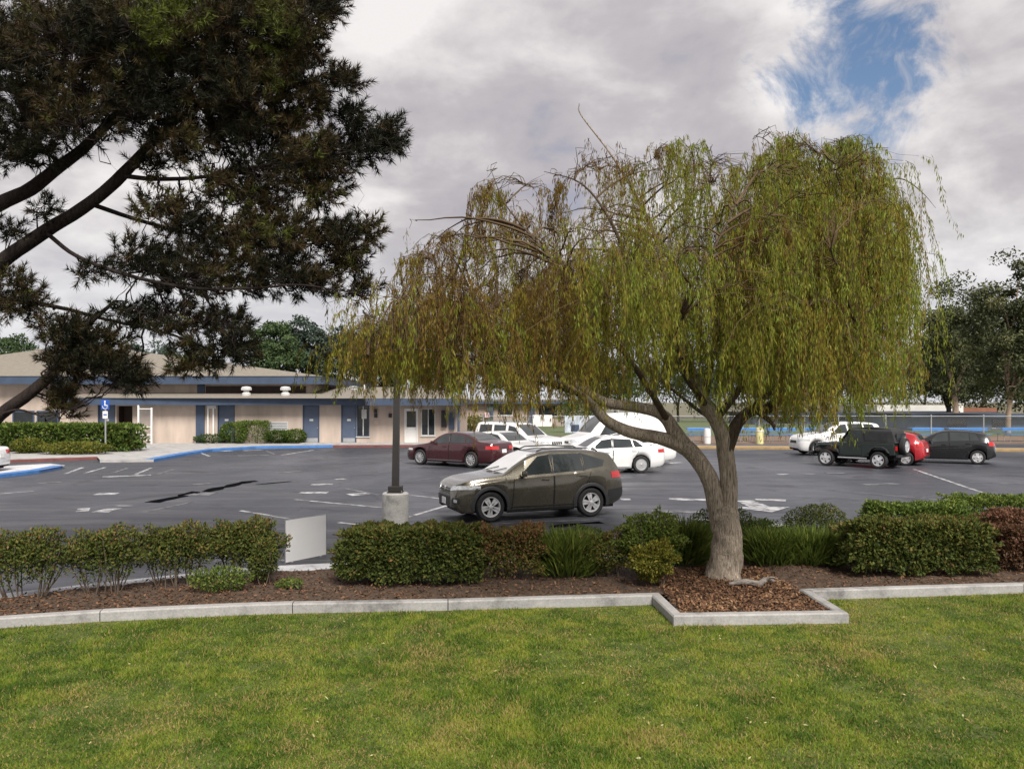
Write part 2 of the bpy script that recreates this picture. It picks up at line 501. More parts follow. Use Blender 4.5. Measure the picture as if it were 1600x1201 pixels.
# ------------------------------------------------------------------ planter kerb (mitred, cast in lengths)
KZ = 0.15
kp = [(-420, 1016), (-140, 979), (0, 964.5), (156, 954.5), (281, 949.5), (375, 945), (457, 942.5), (700, 938), (900, 933), (1019, 929.5),
      (1052, 961), (1327, 957), (1270, 922.5), (1440, 917.5), (1600, 912), (1900, 903)]
kerb_pts = [P(x, y, KZ).to_2d() for x, y in kp]
def offset_path(pts, w):
    out = []
    for i, p in enumerate(pts):
        d1 = (p - pts[i - 1]).normalized() if i else (pts[1] - p).normalized()
        d2 = (pts[i + 1] - p).normalized() if i < len(pts) - 1 else d1
        n1 = Vector((-d1.y, d1.x)); n2 = Vector((-d2.y, d2.x))
        mm = (n1 + n2).normalized()
        out.append(p + mm * (w / max(0.35, mm.dot(n1))))
    return out
KW = 0.145
kerb_in = offset_path(kerb_pts, KW)
kerb = empty("kerb", (0, 0, 0)); kerb["kind"] = "structure"
def kerb_piece(i0, i1, parent, name="kerb_length"):
    rows = []
    for i in range(i0, i1 + 1):
        a, c = kerb_pts[i], kerb_in[i]
        if i == i0 or i == i1:       # joint gap
            j = i + 1 if i == i0 else i - 1
            t = (kerb_pts[j] - a).normalized() * 0.006
            a = a + t; c = c + t
        d = c - a
        zt = KZ + random.uniform(-0.006, 0.006)
        rows.append([(a.x, a.y, -0.03), (a.x, a.y, zt - 0.018), (a.x + d.x * .12, a.y + d.y * .12, zt), (a.x + d.x * .88, a.y + d.y * .88, zt), (c.x, c.y, zt - 0.018), (c.x, c.y, -0.03)])
    vs_ = [p for r in rows for p in r]
    k = 6
    fs_ = [(i * k + j, (i + 1) * k + j, (i + 1) * k + j + 1, i * k + j + 1) for i in range(len(rows) - 1) for j in range(k - 1)]
    fs_ += [tuple(range(k)), tuple(reversed([(len(rows) - 1) * k + j for j in range(k)]))]
    bb = MB(); bb.add(vs_, fs_)
    return bb.build(name, MAT["concrete"], parent, smooth=25)
for i0, i1 in [(0, 1), (1, 3), (3, 6), (6, 7), (7, 9), (9, 10), (10, 11), (11, 12), (12, 14), (14, 15)]:
    kerb_piece(i0, i1, kerb)

# ------------------------------------------------------------------ lawn and planting bed
MAT["lawn_soil"] = surf("lawn_soil", (0.075, 0.092, 0.018), 0.95, 0.35, 2.2)
lawn_edge = [tuple(p) for p in kerb_pts]
lawn_poly = lawn_edge + [(14, 12.3), (14, 6.6), (3.92, 5.99), (3.63, 5.92), (2.5, 5.62), (0, 5.2), (-14, 4.4), (-14, 8.2)]
lawn = sheet("lawn", ccw(lawn_poly), 0.02, MAT["lawn_soil"])

def interp_y(path, xs):
    path = sorted([(p[0], p[1]) for p in path])
    return np.interp(xs, [p[0] for p in path], [p[1] for p in path])
main_in = [kerb_in[i] for i in range(0, 9)] + [Vector((kerb_in[9].x, kerb_in[9].y))] + [kerb_in[12], kerb_in[13], kerb_in[14], kerb_in[15]]
nx0, nx1 = kerb_in[10].x, kerb_in[11].x
nyf = min(kerb_in[10].y, kerb_in[11].y)
xs = np.unique(np.concatenate([np.linspace(-9.6, 12.0, 190), [nx0 - 1e-3, nx0, nx1, nx1 + 1e-3]]))
yk = interp_y(main_in, xs)
yk = np.where((xs >= nx0) & (xs <= nx1), np.interp(xs, [nx0, nx1], [kerb_in[10].y, kerb_in[11].y]), yk) - 0.01
yw = interp_y(sf, xs) + 0.01
rows_n = 14
tt = np.linspace(0, 1, rows_n)
BX = np.repeat(xs[:, None], rows_n, 1); BY = yk[:, None] + (yw - yk)[:, None] * tt[None, :]
def bed_z(x, y):
    return 0.075 + 0.035 * vnoise(x, y, 0.5, 3) + 0.03 * vnoise(x, y, 0.16, 4)
BZ = bed_z(BX, BY)
V = np.stack([BX, BY, BZ], -1).reshape(-1, 3)
idx = np.arange(len(xs) * rows_n).reshape(len(xs), rows_n)
Fq = np.stack([idx[:-1, :-1], idx[1:, :-1], idx[1:, 1:], idx[:-1, 1:]], -1).reshape(-1, 4)
MAT["mulch_soil"] = surf("mulch_soil", (0.070, 0.044, 0.028), 0.95, 0.45, 9, 0.6, 40)
o = mesh_np("planting_bed", V, Fq, MAT["mulch_soil"], smooth=True); o["kind"] = "structure"

# bark chips over the bed
nchip = 26000
cx = rng.uniform(-9.4, 11.5, nchip); u_ = rng.random(nchip)
extra = rng.random(nchip) < 0.38
cx = np.where(extra, rng.uniform(nx0 + 0.02, nx1 - 0.02, nchip), cx)
k0 = np.interp(cx, xs, yk) + 0.03; k1 = np.interp(cx, xs, yw) - 0.02
in_notch = (cx > nx0) & (cx < nx1)
u_ = np.where(in_notch, u_ * 0.75, u_)
cy = k0 + (k1 - k0) * u_
cz = bed_z(cx, cy) + 0.008 + 0.02 * rng.random(nchip)
T = unit(np.stack([rng.normal(size=nchip), rng.normal(size=nchip), rng.normal(size=nchip) * 0.35], 1))
N = unit(np.stack([rng.normal(size=nchip) * 0.5, rng.normal(size=nchip) * 0.5, np.ones(nchip)], 1))
V, Fq = leaf_quads(np.stack([cx, cy, cz], 1), T, N, rng.uniform(0.025, 0.075, nchip), rng.uniform(0.012, 0.034, nchip))
tint = np.clip(rng.random(nchip) * 0.75 + 0.3 * vnoise(cx, cy, 0.4, 8) * in_notch, 0, 1)
MAT["chips"] = leafmat("bark_chips", [(0.0, (0.045, 0.026, 0.017)), (0.4, (0.12, 0.066, 0.038)), (0.75, (0.21, 0.11, 0.06)), (0.95, (0.33, 0.22, 0.12))], 0.0, 0.8)
o = mesh_np("bark_mulch", V, Fq, MAT["chips"], attr=np.repeat(tint, 4))
tag(o, "reddish brown bark chip mulch covering the planting bed", "mulch", kind="stuff")

# grass blades
ng = 980000
gy = 5.0 + (12.2 - 5.0) * rng.random(ng) ** 1.25
gx = (rng.random(ng) * 2 - 1)
gx = np.sign(gx) * np.abs(gx) ** 1.12 * (0.66 * gy + 2.2)
le = interp_y([kerb_pts[i] for i in range(0, 10)] + [kerb_pts[12], kerb_pts[13], kerb_pts[14], kerb_pts[15]], gx)
notch = (gx > kerb_pts[10].x - 0.01) & (gx < kerb_pts[11].x + 0.01)
le = np.where(notch, np.interp(gx, [kerb_pts[10].x, kerb_pts[11].x], [kerb_pts[10].y, kerb_pts[11].y]), le)
near = interp_y([(-14, 4.4), (0, 5.2), (2.5, 5.62), (3.63, 5.92), (3.92, 5.99), (14, 6.6)], gx)
edge_d = le - gy
keep = (edge_d > 0.005) & (gy > near + 0.02)
bare = vnoise(gx, gy, 0.55, 21) * 0.55 + vnoise(gx, gy, 0.18, 22) * 0.45
keep &= rng.random(ng) < np.clip(0.5 + 1.6 * (bare - 0.2), 0.4, 1)
keep &= rng.random(ng) < np.clip(0.25 + edge_d * 5, 0.25, 1)
gx, gy, edge_d = gx[keep], gy[keep], edge_d[keep]
ng = len(gx)
# tufts: pull blades towards clump centres

tall = 0.45 + 1.25 * vnoise(gx, gy, 0.30, 31) * vnoise(gx, gy, 1.2, 32) + 0.35 * vnoise(gx, gy, 0.12, 33)
gl = rng.uniform(0.026, 0.058, ng) * tall
T = unit(np.stack([rng.normal(size=ng) * 0.75, rng.normal(size=ng) * 0.75 - 0.1, np.ones(ng) * 0.85], 1))
S = unit(np.stack([rng.normal(size=ng), rng.normal(size=ng) * 0.5, np.zeros(ng)], 1))
w_ = rng.uniform(0.0035, 0.007, ng)[:, None]
B = np.stack([gx, gy, np.full(ng, 0.018)], 1)
tip = B + T * gl[:, None]
tip[:, 2] -= 0.15 * gl
V = np.stack([B - S * w_, B + S * w_, tip], 1).reshape(-1, 3)
Fq = np.arange(ng * 3).reshape(-1, 3)
patch = 0.22 * vnoise(gx, gy, 1.0, 41) + 0.38 * vnoise(gx, gy, 0.30, 42) + 0.40 * vnoise(gx, gy, 0.12, 43)
tint = np.clip(patch * 1.7 - 0.34 + rng.normal(size=ng) * 0.17 + 0.05 * (gy - 8) / 3 + 0.05 * np.clip(gx / 5, -1, 1), 0, 1)
straw = rng.random(ng) < 0.09 + 0.42 * np.clip((vnoise(gx, gy, 0.55, 51) * .6 + vnoise(gx, gy, 0.2, 52) * .4 - 0.50) * 2.6, 0, 1) + 0.25 * np.clip(0.25 - edge_d, 0, 0.25) * 4
tint = np.where(straw, rng.uniform(0.82, 1.0, ng), tint * 0.78)
MAT["grass"] = leafmat("lawn_grass", [(0.0, (0.056, 0.108, 0.014)), (0.3, (0.108, 0.176, 0.021)), (0.55, (0.176, 0.238, 0.027)), (0.76, (0.26, 0.295, 0.040)), (0.84, (0.31, 0.25, 0.085)), (1.0, (0.42, 0.30, 0.13))], 0.35, 0.55)
o = mesh_np("grass", V, Fq, MAT["grass"], attr=np.repeat(tint, 3))
tag(o, "short green lawn grass with straw coloured patches in the foreground", "grass", kind="stuff")

# fallen willow leaves on the lawn
nf = 420
fy = rng.uniform(6.0, 11, nf); fx = rng.normal(2.2, 3.2, nf)
le = interp_y([kerb_pts[i] for i in range(0, 10)] + [kerb_pts[12], kerb_pts[13], kerb_pts[14], kerb_pts[15]], fx)
k = (fy < le - 0.05) & ~((fx > nx0 - 0.3) & (fx < nx1 + 0.3) & (fy > nyf - 0.25)) & (np.abs(fx) < 0.66 * fy + 0.8)
fx, fy = fx[k], fy[k]; nf = len(fx)
T = unit(np.stack([rng.normal(size=nf), rng.normal(size=nf), rng.normal(size=nf) * 0.3], 1))
N = unit(np.stack([rng.normal(size=nf) * 0.6, rng.normal(size=nf) * 0.6, np.ones(nf)], 1))
V, Fq = leaf_quads(np.stack([fx, fy, rng.uniform(0.035, 0.055, nf)], 1), T, N, rng.uniform(0.025, 0.055, nf), rng.uniform(0.009, 0.018, nf))
MAT["fallen"] = leafmat("fallen_leaf", [(0, (0.26, 0.17, 0.07)), (0.6, (0.38, 0.32, 0.12)), (1, (0.5, 0.47, 0.28))], 0.1, 0.6)
o = mesh_np("fallen_leaves", V, Fq, MAT["fallen"], attr=np.repeat(rng.random(nf), 4))
tag(o, "pale yellow fallen willow leaves scattered on the lawn", "leaves", kind="stuff")

# pavement and street on the camera's side
pav = sheet("pavement", ccw([(-14, 4.4), (0, 5.2), (2.5, 5.62), (3.63, 5.92), (3.92, 5.99), (14, 6.6), (14, 4.6), (0, 3.0), (-14, 2.4)]), 0.045, MAT["concrete_pale"])
sheet("street", [(-200, -12), (200, -12), (200, 3.6), (-200, 1.2)], -0.02, MAT["asphalt"])

# ------------------------------------------------------------------ far kerb of the lot and the school yard
MAT["kerb_blue"] = surf("blue_kerb_paint", (0.055, 0.17, 0.42), 0.55, 0.25, 2.0)
MAT["kerb_red"] = surf("red_kerb_paint", (0.16, 0.055, 0.05), 0.6, 0.3, 2.0)
MAT["kerb_yellow"] = surf("ochre_kerb_paint", (0.30, 0.205, 0.095), 0.7, 0.25, 2.0)
MAT["walk"] = concrete_mat("walkway_concrete", (0.42, 0.41, 0.40))
wk = [(-200, 729), (0, 719), (80, 716), (152, 713.5), (156, 718), (240, 717), (292, 707.5), (332, 701.5), (400, 697.5), (520, 695.5), (660, 695), (722, 694.5)]
wkp = [P(x, y, 0.13) for x, y in wk]
walk = sheet("walkway", ccw([(p.x, p.y) for p in wkp] + [(-3.2, 52.3), (-60, 52.3)]), 0.125, MAT["walk"])
def kerb_run(name, pts, w, z, mat):
    pts = [Vector((p.x, p.y)) for p in pts]
    inn = offset_path(pts, w)
    n = len(pts)
    bb = MB()
    rows = [[(a.x, a.y, -0.02), (a.x, a.y, z - 0.02), (a.x * .9 + c.x * .1, a.y * .9 + c.y * .1, z), (c.x, c.y, z), (c.x, c.y, -0.02)] for a, c in zip(pts, inn)]
    bb.add([p for r in rows for p in r], [(i * 5 + j, (i + 1) * 5 + j, (i + 1) * 5 + j + 1, i * 5 + j + 1) for i in range(n - 1) for j in range(4)] + [tuple(range(5)), tuple(reversed([(n - 1) * 5 + j for j in range(5)]))])
    return bb.build(name, mat, farkerb)
farkerb = empty("lot_kerb"); farkerb["kind"] = "structure"
farkerb.name = "kerb"
kerb_run("red_kerb", wkp[0:4], 0.16, 0.14, MAT["kerb_red"])
kerb_run("ramp_kerb", wkp[4:6], 0.3, 0.136, MAT["walk"])
kerb_run("blue_kerb", wkp[5:10], 0.42, 0.142, MAT["kerb_blue"])
kerb_run("dark_red_kerb", wkp[9:12], 0.2, 0.14, MAT["kerb_red"])
kerb_run("ochre_kerb", [P(722, 697, .13), P(880, 697, .13), P(1060, 697.5, .13), P(1300, 699, .13), P(1600, 702, .13), P(1900, 704, .13)], 1.6, 0.13, MAT["kerb_yellow"])
# island at the left edge
isl = [P(-260, 752, .13), P(-60, 746, .13), P(0, 741, .13), P(60, 734, .13), P(98, 727, .13)]
sheet("island_pavement", ccw([(p.x, p.y + 0.2) for p in isl] + [(isl[-1].x - 1.2, isl[-1].y + 1.2), (isl[0].x, isl[0].y + 5.0)]), 0.12, MAT["concrete_pale"])
kerb_run("blue_island_kerb", isl, 0.35, 0.14, MAT["kerb_blue"])
# yard behind the fence: dry earth, a grass bank, asphalt court
MAT["bank"] = surf("grass_bank", (0.085, 0.115, 0.03), 0.95, 0.4, 0.8)
MAT["earth"] = surf("bare_earth", (0.17, 0.105, 0.065), 0.95, 0.35, 0.7)
sheet("school_yard", [(-3, 53.2), (75, 53.2), (75, 66), (-3, 66)], 0.0, MAT["earth"])
sheet("grass_bank", [(-3, 66), (75, 66), (75, 130), (-3, 130)], 0.02, MAT["bank"])
# ================================================================== SCHOOL BUILDING
MAT["stucco"] = surf("pink_stucco", (0.47, 0.385, 0.325), 0.9, 0.17, 1.0, 0.25, 30, stretch=(1.6, 1, .35))
MAT["blue_trim"] = surf("slate_blue_paint", (0.043, 0.066, 0.112), 0.6, 0.15, 1.5)
MAT["blue_door"] = surf("dull_blue_door_paint", (0.075, 0.10, 0.155), 0.5, 0.12, 1.5)
MAT["shingle"] = surf("tan_shingle", (0.205, 0.182, 0.150), 0.95, 0.22, 5.0, 0.5, 14, stretch=(1, 1, 4))
MAT["white_paint"] = surf("white_paint", (0.72, 0.71, 0.69), 0.5, 0.06, 2)
MAT["off_white"] = surf("chalky_white", (0.55, 0.55, 0.54), 0.6, 0.15, 2)
MAT["doorway_eave_shade"] = surf("doorway_and_eave_shade", (0.035, 0.018, 0.013), 0.7, 0.3, 2)  # doorway colour, also the painted shade strip under the hall eave
MAT["galv"] = surf("galvanised_steel", (0.45, 0.46, 0.47), 0.45, 0.12, 6, metal=0.6)
MAT["black_metal"] = surf("black_metal", (0.012, 0.012, 0.013), 0.45, 0.2, 6)
def glass_mat(name, col=(0.02, 0.025, 0.03), rough=0.04):
    m, nt, bs = newmat(name)
    f = noise_node(nt, 1.3, 3)
    nt.links.new(ramp_node(nt, f, [(0.3, sh(col, 0.6)), (0.7, sh(col, 1.5))]), bs.inputs["Base Color"])
    bs.inputs["Roughness"].default_value = rough
    bs.inputs["IOR"].default_value = 1.52
    bs.inputs["Specular IOR Level"].default_value = 0.75
    return m
MAT["glass"] = glass_mat("window_glass")
BY0 = 52.0
def X52(px, d=BY0): return (px - 800) / FPX * d
def Z52(py, d=BY0): return EYE - (py - HORIZON) / FPX * d

bld = empty("school_building", (X52(420), BY0, 0.12))
tag(bld, "long single storey pink stucco school building with blue fascia and tan hipped roof", "building")
bl_inv = Vector((X52(420), BY0, 0.12))
def bbuild(b, name, mat, parent=None, **kw):
    par = parent or bld
    off = bl_inv
    b.v = [(v[0] - off.x, v[1] - off.y, v[2] - off.z) for v in b.v]
    return b.build(name, mat, par, **kw)
def bbox(name, x0, x1, y0, y1, z0, z1, mat, parent=None, bevel=0.0):
    return bbuild(MB().box(min(x0, x1), max(x0, x1), y0, y1, min(z0, z1), max(z0, z1)), name, mat, parent, bevel=bevel)
GZ = 0.12
# low wing wall, with real openings: wall built as piers between the openings
openings = [(153, 180, 632, "door"), (182, 207, 634, "dark"), (340, 367, 632, "door"), (473, 499, 633, "door"), (533, 557, 631, "door"),
            (557.5, 577, 633, "window"), (632, 653, 638, "white_door"), (658, 680, 638, "window2")]
xs_cut = [110] + [v for o_ in openings for v in o_[:2]] + [718]
wall_top = 2.74
for i in range(0, len(xs_cut), 2):
    a, c = X52(xs_cut[i]), X52(xs_cut[i + 1])
    if c - a > 0.02:
        bbox("wall", a, c, BY0, BY0 + 0.3, GZ, wall_top, MAT["stucco"])
for (a, c, top, kind) in openings:
    xa, xc = X52(a), X52(c)
    zt = Z52(top)
    if zt < wall_top - 0.02:
        bbox("lintel", xa, xc, BY0 + 0.01, BY0 + 0.29, zt, wall_top - 0.003, MAT["stucco"])
    if kind == "door":
        d = bbox("door", xa + 0.05, xc - 0.05, BY0 + 0.08, BY0 + 0.14, GZ, zt - 0.05, MAT["blue_door"])
        fr = MB(); fr.box(xa, xa + 0.05, BY0 - 0.02, BY0 + 0.16, GZ, zt); fr.box(xc - 0.05, xc, BY0 - 0.02, BY0 + 0.16, GZ, zt); fr.box(xa + .05, xc - .05, BY0 - 0.02, BY0 + 0.16, zt - 0.05, zt)
        bbuild(fr, "frame", MAT["blue_trim"], d)
        bbuild(MB().box(xc - 0.17, xc - 0.12, BY0 + 0.03, BY0 + 0.08, 1.08, 1.13), "handle", MAT["galv"], d)
        bbuild(MB().box((xa + xc) / 2 - .12, (xa + xc) / 2 + .12, BY0 + 0.065, BY0 + 0.08, 1.55, 1.68), "door_sign", MAT["off_white"], d)
        bbuild(MB().box(xa + .12, xc - .12, BY0 + 0.07, BY0 + 0.08, GZ + .05, GZ + .32), "kick_plate", MAT["galv"], d)
    elif kind == "dark":
        bbox("doorway_back", xa, xc, BY0 + 1.0, BY0 + 1.05, GZ, zt, MAT["doorway_eave_shade"])
        bbox("doorway_side", xa - .02, xa, BY0 + .3, BY0 + 1.0, GZ, zt, MAT["doorway_eave_shade"])
        bbox("doorway_side", xc, xc + .02, BY0 + .3, BY0 + 1.0, GZ, zt, MAT["doorway_eave_shade"])
    elif kind == "white_door":
        d = bbox("door", xa + 0.06, xc - 0.06, BY0 + 0.08, BY0 + 0.13, GZ, zt - 0.06, MAT["white_paint"])
        fr = MB(); fr.box(xa, xa + .06, BY0 - .02, BY0 + .16, GZ, zt); fr.box(xc - .06, xc, BY0 - .02, BY0 + .16, GZ, zt); fr.box(xa + .06, xc - .06, BY0 - .02, BY0 + .16, zt - .06, zt)
        bbuild(fr, "frame", MAT["white_paint"], d)
        bbuild(MB().box(xa + .14, xc - .14, BY0 + .065, BY0 + .08, 1.15, zt - .18), "pane", MAT["glass"], d)
        bbuild(MB().box(xc - 0.19, xc - 0.14, BY0 + 0.02, BY0 + 0.08, 1.02, 1.07), "handle", MAT["galv"], d)
    else:
        zs_ = 0.55 if kind == "window" else 0.6
        w = bbox("window", xa, xc, BY0 + 0.10, BY0 + 0.13, zs_, zt, MAT["glass"])
        fr = MB(); fr.box(xa, xa + .05, BY0 - .02, BY0 + .16, zs_, zt); fr.box(xc - .05, xc, BY0 - .02, BY0 + .16, zs_, zt)
        fr.box(xa + .05, xc - .05, BY0 - .02, BY0 + .16, zt - .05, zt); fr.box(xa + .05, xc - .05, BY0 - .02, BY0 + .16, zs_, zs_ + .05)
        bbuild(fr, "frame", MAT["blue_trim"] if kind == "window" else MAT["off_white"], w)
        xm = (xa + xc) / 2 if kind == "window2" else xa + (xc - xa) * .5
        bbuild(MB().box(xm - .03, xm + .03, BY0 + .05, BY0 + .10, zs_ + .05, zt - .05), "mullion", MAT["off_white"], w)
        bbuild(MB().box(xa - .05, xc + .05, BY0 - .08, BY0 - .021, zs_ - .06, zs_ - .005), "sill", MAT["off_white"], w)
        if kind == "window2": pass
        bbox("wall", xa, xc, BY0, BY0 + 0.3, GZ, zs_ - .06, MAT["stucco"])
        if kind == "window":
            bbuild(MB().box(xa + .3, xa + .62, BY0 + .085, BY0 + .099, 1.7, 2.3), "notice", MAT["off_white"], w)
# high louvre window behind the bushes
w = bbox("window", X52(420), X52(450), BY0 - 0.05, BY0 - 0.003, Z52(676), Z52(659), MAT["off_white"])
for k in range(4):
    z = Z52(676) + .1 + k * .16
    bbuild(MB().box(X52(421), X52(449), BY0 - .075, BY0 - .05, z, z + .09), "louvre", MAT["galv"], w)
# pilasters, pipes, wall lamps
bbox("pilaster", X52(307), X52(320), BY0 - .12, BY0 - .003, GZ, 2.6, MAT["blue_trim"])
bbox("wall", X52(718) - .3, X52(718), BY0 + .31, BY0 + 9, GZ, wall_top, MAT["stucco"])
bbox("corner_post", X52(716), X52(719.5), BY0 - 0.95, BY0 - 0.85, GZ, 2.6, MAT["blue_trim"])
for px_ in (326, 334.5):
    bbox("downpipe", X52(px_) - .05, X52(px_) + .05, BY0 - .14, BY0 - .04, GZ, 2.55, MAT["white_paint"])
bbox("pipe_head", X52(324.5), X52(339), BY0 - .16, BY0 - .141, 2.36, 2.56, MAT["off_white"])
for px_, pz in ((587, 642), (587.5, 649), (610, 649)):
    bbox("wall_lamp", X52(px_) - .1, X52(px_) + .1, BY0 - .14, BY0 - .003, Z52(pz) - .13, Z52(pz) + .13, MAT["black_metal"])
bbox("meter_box", X52(690), X52(698), BY0 - .25, BY0 - .003, 1.15, 2.25, MAT["black_metal"])
bbox("meter_box", X52(702), X52(710), BY0 - .2, BY0 - .003, 1.0, 2.1, MAT["blue_trim"])
bbox("notice_board", X52(584), X52(592), BY0 - .05, BY0 - .003, 1.3, 1.6, MAT["stucco"])
# soffit and fascia of the low wing
EY = 51.2
bbox("soffit", X52(110), X52(722), EY + .04, BY0 + 8, 2.745, 2.79, MAT["blue_trim"])
FB, FT = Z52(632.5, EY), Z52(621.5, EY)
bbox("fascia", X52(108), X52(577.5), EY - .06, EY + .04, FB, FT, MAT["blue_trim"])
bbox("fascia", X52(578), X52(724), EY - .75, EY - .63, FB - .02, FT - .05, MAT["blue_trim"])
bbox("fascia", X52(724) - .1, X52(724), EY - .62, BY0 + 8, FB - .02, FT - .05, MAT["blue_trim"])
bbox("porch_soffit", X52(578.5), X52(723) - .02, EY - .62, EY - .07, FB, FB + .05, MAT["blue_trim"])
# low wing roof: one shallow plane to a ridge, hipped at the right end, courses as real steps
def slope_z(y): return FT + (y - EY) * 0.112
rb = MB()
xl, xr, yr = X52(108), X52(724), 58.6
zr = slope_z(yr)
xr2 = xr - 3.6
rb.add([(xl, EY - .06, FT + .003), (xr, EY - .75, FT - .045), (xr2, yr, zr), (xl, yr, zr), (xl, 65.5, FT), (xr, 65.5, FT)],
       [(0, 1, 2, 3), (3, 2, 5, 4), (1, 5, 2)])
bbuild(rb, "low_roof", MAT["shingle"])
for k in range(1, 12):       # shingle courses
    y = EY + k * 0.62
    t = (y - EY) / (yr - EY)
    xe = xr + (xr2 - xr) * t
    bbuild(MB().box(xl, xe - .15, y, y + .025, slope_z(y) - .04, slope_z(y) + .012), "shingle_course", MAT["shingle"])
# hall: taller block with hip roof
HY, HE = 54.2, 53.2
hx0, hx1 = X52(-250, HE), X52(505, HE)
hz0, hz1 = Z52(600, HE), Z52(587.5, HE)
bbox("hall_wall", hx0 + 1.0, hx1 - 1.0, HY, HY + .3, GZ, hz0 + .05, MAT["stucco"])
bbox("hall_wall", hx1 - 1.3, hx1 - 1.0, HY + .31, HY + 16, GZ, hz0 + .05, MAT["stucco"])
bbox("hall_soffit", hx0 + .05, hx1 - .05, HE + .12, HY + 17, hz0 + .06, hz0 + .12, MAT["blue_trim"])
bbox("hall_fascia", hx0, hx1, HE, HE + .12, hz0, hz1, MAT["blue_trim"])
bbox("hall_fascia", hx1 - .12, hx1, HE + .121, HY + 17, hz0, hz1, MAT["blue_trim"])
bbox("hall_pilaster", X52(309, HY), X52(320, HY), HY - .1, HY - .003, 3.0, hz0, MAT["blue_trim"])
bbox("eave_shade_strip", X52(322, HY), X52(478, HY), HY - .06, HY - .003, 3.32, hz0 - .12, MAT["doorway_eave_shade"])  # dark strip painted for the eave's shade on plain wall, no opening
for px_ in (22, 60):
    w = bbox("window", X52(px_, HY), X52(px_ + 30, HY), HY - .03, HY - .003, 1.2, 2.1, MAT["glass"])
    fr = MB(); fr.box(X52(px_ - 2, HY), X52(px_, HY), HY - .06, HY - .003, 1.1, 2.2); fr.box(X52(px_ + 30, HY), X52(px_ + 32, HY), HY - .06, HY - .003, 1.1, 2.2)
    fr.box(X52(px_, HY), X52(px_ + 30, HY), HY - .06, HY - .003, 2.1, 2.2)
    bbuild(fr, "frame", MAT["blue_trim"], w)
ry = 62.0
rz_ = Z52(547, ry)
rx0, rx1 = X52(55, ry), X52(200, ry)
hr = MB()
yb = HY + 17
hr.add([(hx0 - .05, HE - .05, hz1 + .003), (hx1 + .05, HE - .05, hz1 + .003), (hx1 + .05, yb, hz1 + .003), (hx0 - .05, yb, hz1 + .003), (rx0, ry, rz_), (rx1, ry, rz_)],
       [(0, 1, 5, 4), (1, 2, 5), (2, 3, 4, 5), (3, 0, 4)])
bbuild(hr, "hall_roof", MAT["shingle"])
for k in range(1, 13):
    t = k / 13.0
    ya, za = HE + (ry - HE) * t, hz1 + (rz_ - hz1) * t
    xa, xc = hx0 + (rx0 - hx0) * t + .2, hx1 + (rx1 - hx1) * t - .2
    bbuild(MB().box(xa, xc, ya, ya + .03, za - .05, za + .013), "shingle_course", MAT["shingle"])
bbuild(MB().tube([(rx0, ry, rz_ + .01), (rx1, ry, rz_ + .01)], .07, 6), "ridge_cap", MAT["shingle"])
# roof ventilators (white turbine cowls) and small vents
def ventilator(px_, y_, ztop, s=1.0):
    x, zb_ = X52(px_, y_), slope_z(y_)
    h = ztop - zb_
    b = MB().lathe([(.34 * s, zb_ - .1), (.34 * s, zb_ + h * .22), (.2 * s, zb_ + h * .40), (.2 * s, zb_ + h * .52), (.36 * s, zb_ + h * .60), (.38 * s, zb_ + h * .85), (.30 * s, zb_ + h * .95), (.05, zb_ + h)], x, y_, 18)
    o = bbuild(b, "roof_vent", MAT["off_white"], smooth=40)
    for k in range(12):
        th = k / 12 * 2 * math.pi
        bbuild(MB().obox((x + math.cos(th) * .37 * s, y_ + math.sin(th) * .37 * s, zb_ + h * .72), (math.cos(th), math.sin(th), 0), (-math.sin(th), math.cos(th), 0), (0, 0, 1), .02, .03 * s, h * .12), "vane", MAT["off_white"], o)
ventilator(385, 52.6, Z52(603.5, 52.6), .85); ventilator(446, 52.6, Z52(603.5, 52.6), .85)
ventilator(553, 57.0, Z52(603, 57), .8)
bbuild(MB().cyl(X52(570, 57), 57, slope_z(57) - .1, Z52(601, 57), .08, n=10), "vent_pipe", MAT["white_paint"])
bbuild(MB().cyl(X52(445, 57), 57.6, 3.6, Z52(582, 57), .06, n=10), "vent_pipe", MAT["white_paint"])
bbuild(MB().box(X52(655, 58), X52(662, 58), 57.8, 58.3, slope_z(57.8) - .1, Z52(606, 58)), "roof_vent", MAT["off_white"])
bbuild(MB().box(X52(612, 58), X52(617, 58), 57.6, 57.9, slope_z(57.6) - .1, Z52(610, 58)), "roof_vent", MAT["off_white"])
# concrete apron at the foot of the wall
bbox("apron", X52(475), X52(718), BY0 - 1.3, BY0 - .01, .126, .16, MAT["walk"])

# metal gate beside the open door
gate = empty("metal_gate", (X52(223, 51.2), 51.2, 0.125))
tag(gate, "white tube gate with mesh panel standing open by the dark doorway", "gate")
def gx_(px): return X52(px, 51.2) - gate.location.x
for px_ in (216.5, 237):
    MB().box(gx_(px_) - .05, gx_(px_) + .05, -.05, .05, 0, 2.62 if px_ < 220 else 2.3).build("post", MAT["white_paint"], gate)
for z in (0.2, 0.55, 1.05):
    MB().box(gx_(208), gx_(216.5) - .05, -.02, .02, z, z + .05).build("rail", MAT["white_paint"], gate)
    MB().box(gx_(216.5) + .05, gx_(237) - .05, -.02, .02, z, z + .05).build("rail", MAT["white_paint"], gate)
MB().box(gx_(208) - .04, gx_(208), -.03, .03, 0, 1.1).build("post", MAT["white_paint"], gate)
for k in range(9):
    x = gx_(216.5) + .1 + k * .085
    MB().box(x, x + .012, -.006, .006, .25, 2.2).build("bar", MAT["galv"], gate)
MB().box(gx_(216.5) + .05, gx_(237) - .05, -.02, .02, 2.2, 2.25).build("rail", MAT["white_paint"], gate)

